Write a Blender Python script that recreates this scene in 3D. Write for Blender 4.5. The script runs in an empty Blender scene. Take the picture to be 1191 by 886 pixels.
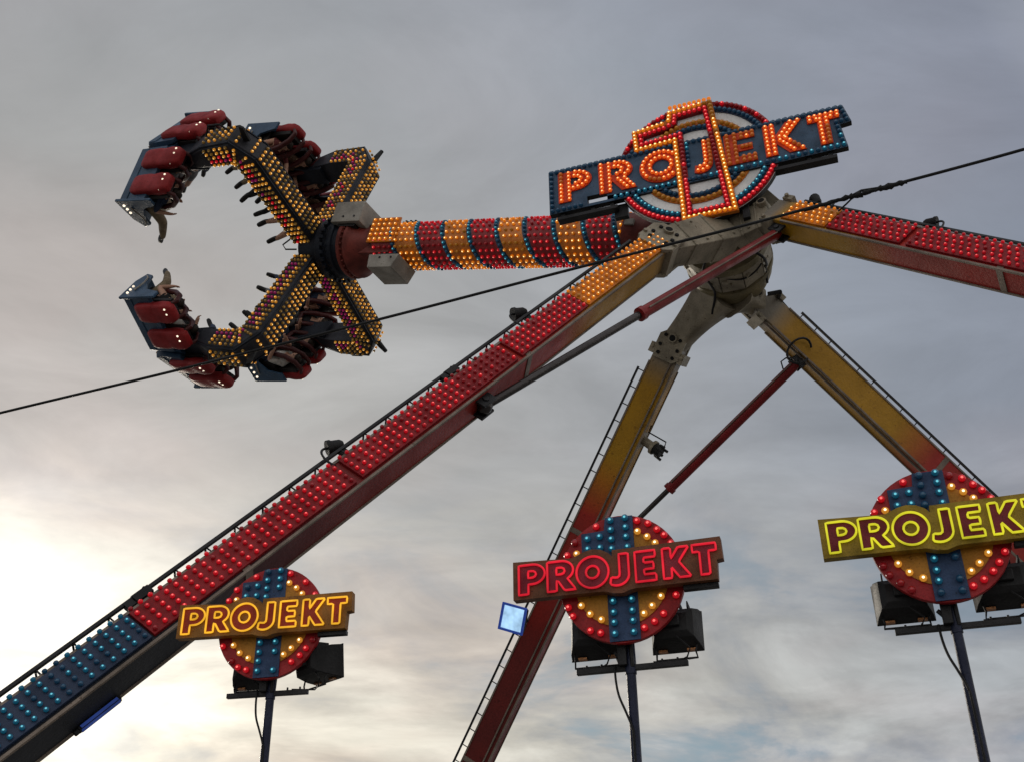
import bpy, bmesh, math, random
from mathutils import Vector as V, Matrix
from mathutils.geometry import tessellate_polygon
random.seed(7)
PI = math.pi
SC = bpy.context.scene
COL = SC.collection
rad = math.radians

# ------------------------------------------------------------------ camera
TH, RO, FPX = 0.517, -0.013, 1300.0
EYE = V((0, 0, 1.6))
c_f = V((0, math.cos(TH), math.sin(TH)))
c_r0 = V((1, 0, 0)); c_u0 = V((0, -math.sin(TH), math.cos(TH)))
c_r = c_r0*math.cos(RO) + c_u0*math.sin(RO)
c_u = -c_r0*math.sin(RO) + c_u0*math.cos(RO)
cd = bpy.data.cameras.new('camera'); cam = bpy.data.objects.new('camera', cd); COL.objects.link(cam)
cd.sensor_width = 36; cd.lens = 36*FPX/1191; cd.clip_end = 5000; cd.clip_start = 0.05
cam.matrix_world = Matrix.Translation(EYE) @ Matrix((c_r, c_u, -c_f)).transposed().to_4x4()
SC.camera = cam

def at(px, py, fwd):
    """world point seen at pixel (px, py) of the photograph at forward depth fwd"""
    return EYE + (c_r*((px-595.5)/FPX) - c_u*((py-443)/FPX) + c_f)*fwd
def to_px(p):
    q = p-EYE; w = q.dot(c_f)
    if w <= 0.1: return None
    return 595.5+FPX*q.dot(c_r)/w, 443-FPX*q.dot(c_u)/w, w

# ------------------------------------------------------------------ materials
def new_mat(name):
    m = bpy.data.materials.new(name); m.use_nodes = True
    nt = m.node_tree; nt.nodes.clear()
    out = nt.nodes.new('ShaderNodeOutputMaterial'); b = nt.nodes.new('ShaderNodeBsdfPrincipled')
    nt.links.new(b.outputs[0], out.inputs[0])
    return m, nt, b
def noise(nt, scale, detail=4, coord='Object', vec=None):
    n = nt.nodes.new('ShaderNodeTexNoise'); n.inputs['Scale'].default_value = scale; n.inputs['Detail'].default_value = detail
    if vec is None:
        tc = nt.nodes.new('ShaderNodeTexCoord'); vec = tc.outputs[coord]
    nt.links.new(vec, n.inputs['Vector'])
    return n
def ramp(nt, fac, stops, interp='LINEAR'):
    r = nt.nodes.new('ShaderNodeValToRGB'); r.color_ramp.interpolation = interp
    e = r.color_ramp.elements
    while len(e) < len(stops): e.new(0.5)
    for i, (p, c) in enumerate(stops):
        e[i].position = p; e[i].color = (c[0], c[1], c[2], 1) if hasattr(c, '__len__') else (c, c, c, 1)
    if fac is not None: nt.links.new(fac, r.inputs[0])
    return r
def mul(nt, a, b, fac=1.0):
    m = nt.nodes.new('ShaderNodeMix'); m.data_type = 'RGBA'; m.blend_type = 'MULTIPLY'; m.inputs[0].default_value = fac
    nt.links.new(a, m.inputs[6])
    if hasattr(b, 'is_linked') or hasattr(b, 'links'): nt.links.new(b, m.inputs[7])
    else: m.inputs[7].default_value = (*b, 1)
    return m.outputs[2]
def weather(nt, b, color_socket, dirt=0.45, scale=3.0, rough=0.5, bump=0.03):
    """grime: large soft stains, fine specks, uneven gloss and slight bumps"""
    n1 = noise(nt, scale, 8); r1 = ramp(nt, n1.outputs[0], [(0.32, 1-dirt), (0.62, 1.0)])
    n2 = noise(nt, scale*13, 3); r2 = ramp(nt, n2.outputs[0], [(0.3, 1-dirt*0.45), (0.55, 1.0)])
    c = mul(nt, mul(nt, color_socket, r1.outputs[0]), r2.outputs[0])
    n3 = noise(nt, scale*7, 5); r3 = ramp(nt, n3.outputs[0], [(0.66, (1, 1, 1)), (0.69, (0.35, 0.28, 0.22))])
    c = mul(nt, c, r3.outputs[0], min(1.0, dirt*2))
    nt.links.new(c, b.inputs['Base Color'])
    rr = ramp(nt, n1.outputs[0], [(0.3, min(1, rough+0.2)), (0.7, max(0.05, rough-0.12))])
    nt.links.new(rr.outputs[0], b.inputs['Roughness'])
    bp = nt.nodes.new('ShaderNodeBump'); bp.inputs['Strength'].default_value = 0.25; bp.inputs['Distance'].default_value = bump
    nt.links.new(n2.outputs[0], bp.inputs['Height']); nt.links.new(bp.outputs[0], b.inputs['Normal'])
def paint(name, col, rough=0.5, metal=0.0, dirt=0.45, scale=3.0, bump=0.02, emis=None):
    m, nt, b = new_mat(name)
    rgb = nt.nodes.new('ShaderNodeRGB'); rgb.outputs[0].default_value = (*col, 1)
    weather(nt, b, rgb.outputs[0], dirt, scale, rough, bump)
    b.inputs['Specular IOR Level'].default_value = 0.25
    b.inputs['Metallic'].default_value = metal
    if emis:
        b.inputs['Emission Color'].default_value = (*emis[0], 1); b.inputs['Emission Strength'].default_value = emis[1]
    return m
def attr_paint(name, attr, stops, lo, hi, rough=0.5, interp='LINEAR', dirt=0.4):
    """paint whose colour runs along the member (vertex attribute = metres down the member)"""
    m, nt, b = new_mat(name)
    a = nt.nodes.new('ShaderNodeAttribute'); a.attribute_name = attr
    mr = nt.nodes.new('ShaderNodeMapRange'); mr.inputs[1].default_value = lo; mr.inputs[2].default_value = hi
    nt.links.new(a.outputs['Fac'], mr.inputs[0])
    r = ramp(nt, mr.outputs[0], [((s-lo)/(hi-lo), c) for s, c in stops], interp)
    weather(nt, b, r.outputs[0], dirt*.6, 1.6, rough, 0.02)
    b.inputs['Specular IOR Level'].default_value = 0.25
    return m

GREY = (0.16, 0.145, 0.125)
M = {}
M['cast'] = paint('grey_cast_steel', (0.27, 0.235, 0.175), 0.55, 0.05, 0.45, 2.5)
M['olive'] = paint('olive_housing', (0.17, 0.14, 0.075), 0.55, 0.05, 0.5, 2.5)
M['dark'] = paint('dark_steel', (0.018, 0.018, 0.02), 0.45, 0.3, 0.3)
M['black'] = paint('black_rubber', (0.008, 0.008, 0.009), 0.6, 0, 0.2)
M['hole'] = paint('bolt_hole', (0.004, 0.004, 0.004), 0.8, 0, 0.1)
M['bezelglow'] = paint('blue_glow_bezel', (0.02, 0.05, 0.25), 0.4, 0, 0.2, emis=((0.02, 0.06, 0.35), 0.35))  # bezel is no lamp; the blue light on it is added as emission
M['polenavy'] = paint('navy_pole_paint', (0.012, 0.016, 0.04), 0.4, 0.2, 0.3)
M['seam'] = paint('seam_strip', (0.20, 0.16, 0.13), 0.5, 0.2, 0.4)
M['redpaint'] = paint('dark_red_paint', (0.17, 0.030, 0.022), 0.5, 0.0, 0.5)
M['strut'] = paint('strut_red_paint', (0.19, 0.012, 0.014), 0.35, 0.1, 0.35)
M['rod'] = paint('oily_piston_rod', (0.06, 0.055, 0.055), 0.25, 0.8, 0.3)
M['greybox'] = paint('grey_box_paint', (0.28, 0.26, 0.23), 0.6, 0, 0.35)
M['p_red'] = paint('red_lamp_panel', (0.24, 0.006, 0.010), 0.5, 0, 0.35, 4)
M['p_amber'] = paint('amber_lamp_panel', (0.55, 0.16, 0.008), 0.45, 0, 0.35, 4)
M['p_blue'] = paint('navy_lamp_panel', (0.02, 0.035, 0.075), 0.5, 0, 0.35, 4)
M['p_orange'] = paint('orange_letter_panel', (0.62, 0.05, 0.006), 0.45, 0, 0.3, 5)
M['p_white'] = paint('dull_white_panel', (0.78, 0.78, 0.78), 0.55, 0, 0.25, 2)
M['board_blue'] = paint('blue_sign_board', (0.04, 0.085, 0.15), 0.5, 0, 0.4, 3)
M['s_red'] = paint('red_sign_disc', (0.30, 0.010, 0.014), 0.45, 0, 0.4, 4)
M['s_yellow'] = paint('ochre_sign_face', (0.46, 0.20, 0.018), 0.5, 0, 0.45, 4)
M['s_board'] = paint('ochre_sign_board', (0.26, 0.135, 0.012), 0.5, 0, 0.5, 5)
M['b_brown'] = paint('brown_orange_board', (0.27, 0.115, 0.014), 0.5, 0, 0.5, 5)
M['b_red'] = paint('red_brown_board', (0.15, 0.055, 0.022), 0.5, 0, 0.5, 5)
M['b_olive'] = paint('olive_yellow_board', (0.27, 0.175, 0.010), 0.5, 0, 0.45, 5)
M['l_brick'] = paint('brick_letter_paint', (0.30, 0.030, 0.010), 0.5, 0, 0.35, 6)
M['l_crimson'] = paint('crimson_letter_paint', (0.22, 0.014, 0.030), 0.5, 0, 0.35, 6)
M['s_letter'] = paint('maroon_letter_paint', (0.16, 0.012, 0.022), 0.5, 0, 0.35, 6)
M['s_blue'] = paint('blue_sign_stripe', (0.025, 0.055, 0.13), 0.5, 0, 0.4, 5)
M['g_arm'] = paint('gondola_arm_navy', (0.025, 0.026, 0.034), 0.5, 0.1, 0.4)
M['g_blue'] = paint('blue_fibreglass_shell', (0.035, 0.075, 0.135), 0.28, 0, 0.35, 2)
M['g_dark'] = paint('greasy_dark_hub', (0.012, 0.016, 0.026), 0.45, 0.3, 0.4)
M['g_gold'] = paint('gold_side_panel', (0.20, 0.10, 0.015), 0.45, 0, 0.4)
M['pad'] = paint('red_seat_pad', (0.26, 0.012, 0.014), 0.55, 0, 0.35, 3)
M['cushion'] = paint('black_cushion', (0.015, 0.012, 0.012), 0.5, 0, 0.2)
M['restraint'] = paint('maroon_restraint_foam', (0.055, 0.010, 0.010), 0.45, 0, 0.3)
M['skin'] = paint('skin', (0.42, 0.24, 0.17), 0.5, 0, 0.1, 6, 0.004)
M['hair'] = paint('dark_hair', (0.02, 0.013, 0.009), 0.6, 0, 0.3, 12)
M['shoe'] = paint('black_shoe', (0.012, 0.011, 0.011), 0.5, 0, 0.2)
M['eye'] = paint('eye', (0.02, 0.015, 0.012), 0.2, 0, 0.05)
CL = {}
for k, c in dict(denim=(0.05, 0.07, 0.12), black=(0.014, 0.014, 0.016), khaki=(0.22, 0.17, 0.11), maroon=(0.13, 0.03, 0.03),
                 grey=(0.2, 0.2, 0.21), navy=(0.02, 0.03, 0.06), white=(0.5, 0.48, 0.45), brown=(0.09, 0.05, 0.03)).items():
    CL[k] = paint('cloth_'+k, c, 0.85, 0, 0.3, 9, 0.01)
M['bounce_gravel'] = paint('pale_bounce_gravel', (0.26, 0.25, 0.23), 0.9, 0, 0.35, 0.6, 0.01)  # unseen ground, kept pale to bounce light up onto the ride

def bulb_mats(name, body, glow, st, tip, tst, rough=0.12):
    m, nt, b = new_mat('bulb_'+name)
    b.inputs['Base Color'].default_value = (*body, 1); b.inputs['Roughness'].default_value = rough
    b.inputs['Emission Color'].default_value = (*glow, 1); b.inputs['Emission Strength'].default_value = st
    b.inputs['Specular IOR Level'].default_value = 0.35
    t, nt, b = new_mat('bulb_tip_'+name)
    b.inputs['Base Color'].default_value = (*body, 1); b.inputs['Roughness'].default_value = rough
    b.inputs['Emission Color'].default_value = (*tip, 1); b.inputs['Emission Strength'].default_value = tst
    for x in (m, t): x.cycles.emission_sampling = 'NONE'
    return m, t
BM = {
 'red':    bulb_mats('red', (0.38, 0.006, 0.012), (0.9, 0.006, 0.02), 0.28, (1.0, 0.15, 0.13), 1.2),
 'red_mid': bulb_mats('red_mid', (0.32, 0.006, 0.012), (0.85, 0.006, 0.02), 0.17, (1.0, 0.10, 0.10), 0.6),
 'amber_mid': bulb_mats('amber_mid', (0.45, 0.14, 0.008), (1.0, 0.27, 0.01), 0.22, (1.0, 0.6, 0.2), 1.0),
 'red_off': bulb_mats('red_off', (0.20, 0.008, 0.012), (0.6, 0.01, 0.02), 0.06, (0.8, 0.03, 0.04), 0.12),
 'amber':  bulb_mats('amber', (0.50, 0.15, 0.008), (1.0, 0.27, 0.01), 0.42, (1.0, 0.72, 0.30), 2.2),
 'amber_off': bulb_mats('amber_off', (0.30, 0.12, 0.012), (0.8, 0.3, 0.02), 0.08, (0.8, 0.35, 0.05), 0.16),
 'orange': bulb_mats('orange', (0.50, 0.08, 0.008), (1.0, 0.13, 0.01), 0.45, (1.0, 0.52, 0.18), 1.8),
 'orange_off': bulb_mats('orange_off', (0.32, 0.08, 0.01), (0.9, 0.17, 0.015), 0.14, (0.9, 0.3, 0.04), 0.25),
 'blue':   bulb_mats('blue', (0.006, 0.07, 0.13), (0.004, 0.12, 0.21), 0.24, (0.15, 0.62, 0.72), 0.9),
 'blue_off': bulb_mats('blue_off', (0.006, 0.04, 0.085), (0.01, 0.06, 0.13), 0.10, (0.02, 0.12, 0.2), 0.15),
 'yellow': bulb_mats('yellow', (0.5, 0.22, 0.03), (1.0, 0.40, 0.04), 0.38, (1.0, 0.82, 0.5), 2.2),
 'olive':  bulb_mats('olive', (0.10, 0.065, 0.015), (0.5, 0.25, 0.04), 0.10, (0.9, 0.5, 0.1), 0.30),
 'gold':   bulb_mats('gold', (0.42, 0.2, 0.02), (0.95, 0.36, 0.03), 0.30, (1.0, 0.66, 0.24), 1.35),
 'violet': bulb_mats('violet', (0.12, 0.01, 0.06), (0.5, 0.01, 0.16), 0.16, (0.8, 0.05, 0.25), 0.5),
}
def emit(name, col, st, base=(0.5, 0.5, 0.5)):
    m, nt, b = new_mat(name)
    b.inputs['Base Color'].default_value = (*[x*.25 for x in col], 1); b.inputs['Roughness'].default_value = 0.3; b.inputs['Specular IOR Level'].default_value = 0.2
    n = noise(nt, 5, 2); r = ramp(nt, n.outputs[0], [(0.3, [x*0.55 for x in col]), (0.65, col)])
    nt.links.new(r.outputs[0], b.inputs['Emission Color']); b.inputs['Emission Strength'].default_value = st
    return m
NEON = {'yellow': emit('neon_amber', (1.0, 0.50, 0.03), 1.0), 'red': emit('neon_red', (1.0, 0.02, 0.045), 0.75),
        'lime': emit('neon_lime', (0.80, 0.76, 0.03), 0.85)}
M['whitelamp'] = emit('small_white_lamp', (1.0, 0.85, 0.65), 1.6)
M['floodglass'] = emit('lit_flood_glass', (0.45, 0.72, 1.0), 1.1)
M['bluelens'] = emit('blue_lit_lens', (0.05, 0.10, 0.42), 0.35)
M['darkglass'] = paint('dark_glass', (0.02, 0.02, 0.022), 0.08, 0, 0.1)
M['clip'] = paint('copper_clip', (0.35, 0.16, 0.07), 0.35, 0.7, 0.3)

# ------------------------------------------------------------------ mesh builder
def perp(d):
    d = d.normalized(); a = V((0, 0, 1)) if abs(d.z) < 0.9 else V((1, 0, 0))
    x = a.cross(d).normalized(); return x, d.cross(x)
def ellarc(cx, cy, rx, ry, a0, a1, n):
    return [(cx+rx*math.cos(rad(a0+(a1-a0)*i/n)), cy+ry*math.sin(rad(a0+(a1-a0)*i/n))) for i in range(n+1)]
class MB:
    def __init__(s): s.v = []; s.f = []; s.m = []; s.at = {}
    def face(s, idx, m=0): s.f.append(tuple(idx)); s.m.append(m)
    def box(s, c, ax, ay, az, m=0):
        """box from centre and three half-extent vectors"""
        b = len(s.v)
        for sz in (-1, 1):
            for sy in (-1, 1):
                for sx in (-1, 1): s.v.append(c+ax*sx+ay*sy+az*sz)
        q = [(0, 2, 3, 1), (4, 5, 7, 6), (0, 1, 5, 4), (2, 6, 7, 3), (0, 4, 6, 2), (1, 3, 7, 5)]
        if ax.cross(ay).dot(az) < 0: q = [tuple(reversed(x)) for x in q]
        for x in q: s.face([b+i for i in x], m)
        return s
    def rings(s, rings, m=0, closed=True, caps=True):
        b = len(s.v); n = len(rings[0])
        for r in rings: s.v.extend(r)
        for i in range(len(rings)-1):
            for j in range(n):
                k = (j+1) % n
                s.face((b+i*n+j, b+i*n+k, b+(i+1)*n+k, b+(i+1)*n+j), m)
        if caps:
            s.face([b+j for j in reversed(range(n))], m)
            s.face([b+(len(rings)-1)*n+j for j in range(n)], m)
        return s
    def lathe(s, p, d, prof, n=24, m=0, caps=True):
        """prof = [(distance along d, radius)]"""
        d = d.normalized(); x, y = perp(d)
        return s.rings([[p+d*h+(x*math.cos(2*PI*j/n)+y*math.sin(2*PI*j/n))*r for j in range(n)] for h, r in prof], m, True, caps)
    def cyl(s, p0, p1, r0, r1=None, n=16, m=0):
        r1 = r0 if r1 is None else r1
        return s.lathe(p0, p1-p0, [(0, r0), ((p1-p0).length, r1)], n, m)
    def tube(s, path, r, n=8, m=0, closed=False):
        R = []; N = len(path); px = None
        rr = r if hasattr(r, '__len__') else [r]*N
        for i, p in enumerate(path):
            if closed: d = path[(i+1) % N]-path[i-1]
            else: d = path[min(i+1, N-1)]-path[max(i-1, 0)]
            if d.length < 1e-9: d = V((0, 0, 1))
            d.normalize()
            if px is None: px, _ = perp(d)
            px = px-d*px.dot(d)
            if px.length < 1e-6: px, _ = perp(d)
            px.normalize(); py = d.cross(px)
            R.append([p+(px*math.cos(2*PI*j/n)+py*math.sin(2*PI*j/n))*rr[i] for j in range(n)])
        if closed: R.append(R[0])
        return s.rings(R, m, True, not closed)
    def prism(s, loops, o, ax, ay, an, d0, d1, m=0, mside=None):
        """extrude 2-D loops (outer first, then holes) between depths d0 and d1 along an"""
        mside = m if mside is None else mside
        P = [V((x, y, 0)) for lp in loops for x, y in lp]
        tris = tessellate_polygon([[V((x, y, 0)) for x, y in lp] for lp in loops])
        b0 = len(s.v)
        for p in P: s.v.append(o+ax*p.x+ay*p.y+an*d0)
        b1 = len(s.v)
        for p in P: s.v.append(o+ax*p.x+ay*p.y+an*d1)
        right = ax.cross(ay).dot(an) > 0
        for t in tris:
            A = (P[t[1]]-P[t[0]]).cross(P[t[2]]-P[t[0]]).z
            if abs(A) < 1e-12: continue
            t = t if (A > 0) == right else tuple(reversed(t))
            s.face([b1+i for i in t], m); s.face([b0+i for i in reversed(t)], mside)
        k = 0
        for li, lp in enumerate(loops):
            n = len(lp); area = sum(lp[i][0]*lp[(i+1) % n][1]-lp[(i+1) % n][0]*lp[i][1] for i in range(n))
            fl = (area > 0) == (li == 0)
            for i in range(n):
                j = (i+1) % n; q = (b0+k+i, b0+k+j, b1+k+j, b1+k+i)
                if fl != right: q = tuple(reversed(q))
                s.face(q, mside)
            k += n
        return s
    def ball(s, c, r, m=0, n=10, k=6, ax=None):
        X, Y, Z = ax or (V((1, 0, 0)), V((0, 1, 0)), V((0, 0, 1)))
        rx, ry, rz = r if hasattr(r, '__len__') else (r, r, r)
        R = []
        for i in range(k+1):
            t = -PI/2+PI*i/k; cr = max(math.cos(t), 0.02)
            R.append([c+X*(rx*cr*math.cos(2*PI*j/n))+Y*(ry*cr*math.sin(2*PI*j/n))+Z*(rz*math.sin(t)) for j in range(n)])
        return s.rings(R, m)
    def dome(s, p, nrm, r, h=None, m0=0, m1=1, n=9):
        """coloured lamp: short collar, rounded glass, small bright tip"""
        h = h or r*1.55
        d = nrm.normalized(); x, y = perp(d)
        b = len(s.v)
        prof = [(0, 0.72), (0.3, 0.95), (0.55, 1.0), (0.8, 0.78), (0.95, 0.36)]
        for q, w in prof:
            for j in range(n): a = 2*PI*j/n; s.v.append(p+d*(h*q)+(x*math.cos(a)+y*math.sin(a))*(r*w))
        s.v.append(p+d*h); top = len(s.v)-1
        for i in range(len(prof)-1):
            for j in range(n): k = (j+1) % n; s.face((b+i*n+j, b+i*n+k, b+(i+1)*n+k, b+(i+1)*n+j), m0)
        o = b+(len(prof)-1)*n
        for j in range(n): s.face((o+j, o+(j+1) % n, top), m1)
        return s
    def mesh(s, name, mats, smooth=35, M0=None):
        me = bpy.data.meshes.new(name)
        vs = [M0 @ p for p in s.v] if M0 is not None else s.v
        me.from_pydata([tuple(p) for p in vs], [], s.f)
        for mt in mats: me.materials.append(mt)
        me.polygons.foreach_set('material_index', s.m)
        for an, vals in s.at.items():
            a = me.attributes.new(an, 'FLOAT', 'POINT'); a.data.foreach_set('value', vals)
        if smooth:
            me.polygons.foreach_set('use_smooth', [True]*len(me.polygons)); me.set_sharp_from_angle(angle=rad(smooth))
        me.update()
        return me
    def build(s, name, mats, parent=None, smooth=35, bevel=0):
        if not hasattr(mats, '__len__'): mats = [mats]
        inv = None
        if parent is not None: inv = parent_matrix(parent).inverted()
        me = s.mesh(name, mats, smooth, inv)
        o = bpy.data.objects.new(name, me); COL.objects.link(o)
        if parent is not None: o.parent = parent
        if bevel:
            bv = o.modifiers.new('bevel', 'BEVEL'); bv.width = bevel; bv.segments = 2; bv.limit_method = 'ANGLE'; bv.angle_limit = rad(40)
        return o
def catmull(P, k=8):
    out = []
    for i in range(len(P)-1):
        p0, p1, p2, p3 = P[max(i-1, 0)], P[i], P[i+1], P[min(i+2, len(P)-1)]
        for j in range(k):
            t = j/k; out.append(((p1*2)+(p2-p0)*t+(p0*2-p1*5+p2*4-p3)*t*t+(p1*3-p0-p2*3+p3)*t*t*t)/2)
    out.append(P[-1]); return out
def parent_matrix(o):
    m = Matrix.Identity(4)
    while o is not None:
        m = o.matrix_basis @ m; o = o.parent
    return m
def frame(o, x, y, z): return Matrix.Translation(o) @ Matrix((x, y, z)).transposed().to_4x4()
def tag(o, label=None, cat=None, group=None, kind=None):
    if label: o['label'] = label
    if cat: o['category'] = cat
    if group: o['group'] = group
    if kind: o['kind'] = kind
    return o
def thing(name, label, cat, mat, group=None):
    o = bpy.data.objects.new(name, None); COL.objects.link(o); o.matrix_basis = mat; o.empty_display_size = 0.2
    return tag(o, label, cat, group)

# bulbs of a thing: the 100 that show largest are objects, the rest one mesh
BULB_MESH = {}
def bulb_mesh(kind, r):
    k = (kind, round(r, 4))
    if k not in BULB_MESH: BULB_MESH[k] = MB().dome(V((0, 0, 0)), V((0, 0, 1)), r).mesh('bulb', BM[kind], 40)
    return BULB_MESH[k]
def place_bulbs(parent, bulbs, limit=100):
    """bulbs = [(world point, world normal, kind, radius)]"""
    Pm = parent_matrix(parent); inv = Pm.inverted()
    def score(b):
        q = to_px(b[0])
        if q is None or not (-5 < q[0] < 1196 and -5 < q[1] < 891): return 1e6+(b[0]-EYE).length
        if b[1].dot(EYE-b[0]) <= 0: return 1e5+q[2]
        return q[2]/b[3]
    bl = sorted(bulbs, key=score)
    for p, n, kind, r in bl[:limit]:
        o = bpy.data.objects.new('bulb', bulb_mesh(kind, r)); COL.objects.link(o); o.parent = parent
        x, y = perp(n)
        o.matrix_basis = inv @ frame(p, x, y, n.normalized())
    if len(bl) > limit:
        kinds = sorted({b[2] for b in bl[limit:]}); mats = [m for k in kinds for m in BM[k]]
        mb = MB()
        for p, n, kind, r in bl[limit:]:
            i = kinds.index(kind)*2; mb.dome(p, n, r, None, i, i+1, 8)
        tag(mb.build('bulb_rows', mats, parent, 40), kind='stuff')
def frame_yaw(y): return V((math.cos(y), -math.sin(y), 0)), V((-math.sin(y), -math.cos(y), 0))
UP = V((0, 0, 1))

# ------------------------------------------------------------------ setting
mb = MB(); mb.v = [V((-2500, -2500, 0)), V((2500, -2500, 0)), V((2500, 2500, 0)), V((-2500, 2500, 0))]; mb.face((0, 1, 2, 3))
tag(mb.build('ground', M['bounce_gravel'], None, 0), kind='structure')

# ------------------------------------------------------------------ tower
T, N = frame_yaw(0.103)
O = V((3.9, 16.4, 13.35))
tower = thing('ride_tower', 'four legged steel ride tower, legs fading from yellow to red, studded with coloured bulbs', 'fairground ride',
              Matrix.Translation(V((O.x, O.y, 0))))
LEGS = {  # P (at s=0), D per unit drop; start s; paint stops
 'FL': (V((3.21, 15.19, 13.33)), V((-0.823, -0.503, -1)), -1, 1),
 'FR': (V((4.29, 15.08, 13.33)), V((0.817, -0.871, -1)), 1, 1),
 'BL': (V((3.47, 17.67, 13.33)), V((-0.584, 0.753, -1)), -1, -1),
 'BR': (V((4.54, 17.55, 13.33)), V((1.077, 0.423, -1)), 1, -1),
}
YEL = (0.36, 0.185, 0.008); RED = (0.30, 0.020, 0.014); NAVY = (0.018, 0.020, 0.026); GR = (0.19, 0.17, 0.14)
STOPS = {
 'FL': [(0, GR), (1.05, GR), (1.35, YEL), (2.5, YEL), (3.3, RED), (6.2, (0.16, 0.012, 0.010)), (8.0, NAVY), (12, NAVY)],
 'FR': [(0, GR), (0.25, GR), (0.4, YEL), (1.3, YEL), (1.9, RED), (5, RED), (7.2, NAVY), (12, NAVY)],
 'BL': [(0, GR), (0.85, GR), (1.3, YEL), (2.4, YEL), (3.3, RED), (6, (0.12, 0.014, 0.012)), (12, (0.10, 0.012, 0.012))],
 'BR': [(0, GR), (0.3, GR), (0.6, YEL), (2.3, YEL), (2.9, RED), (8, RED), (12, RED)],
}
START = {'FL': 0.95, 'FR': 0.15, 'BL': 0.68, 'BR': 0.12}
HW = {'FL': (0.225, 0.21), 'FR': (0.24, 0.20), 'BL': (0.25, 0.2), 'BR': (0.25, 0.2)}   # half width of front face, half depth
tower_bulbs = []
LF = {}
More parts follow.
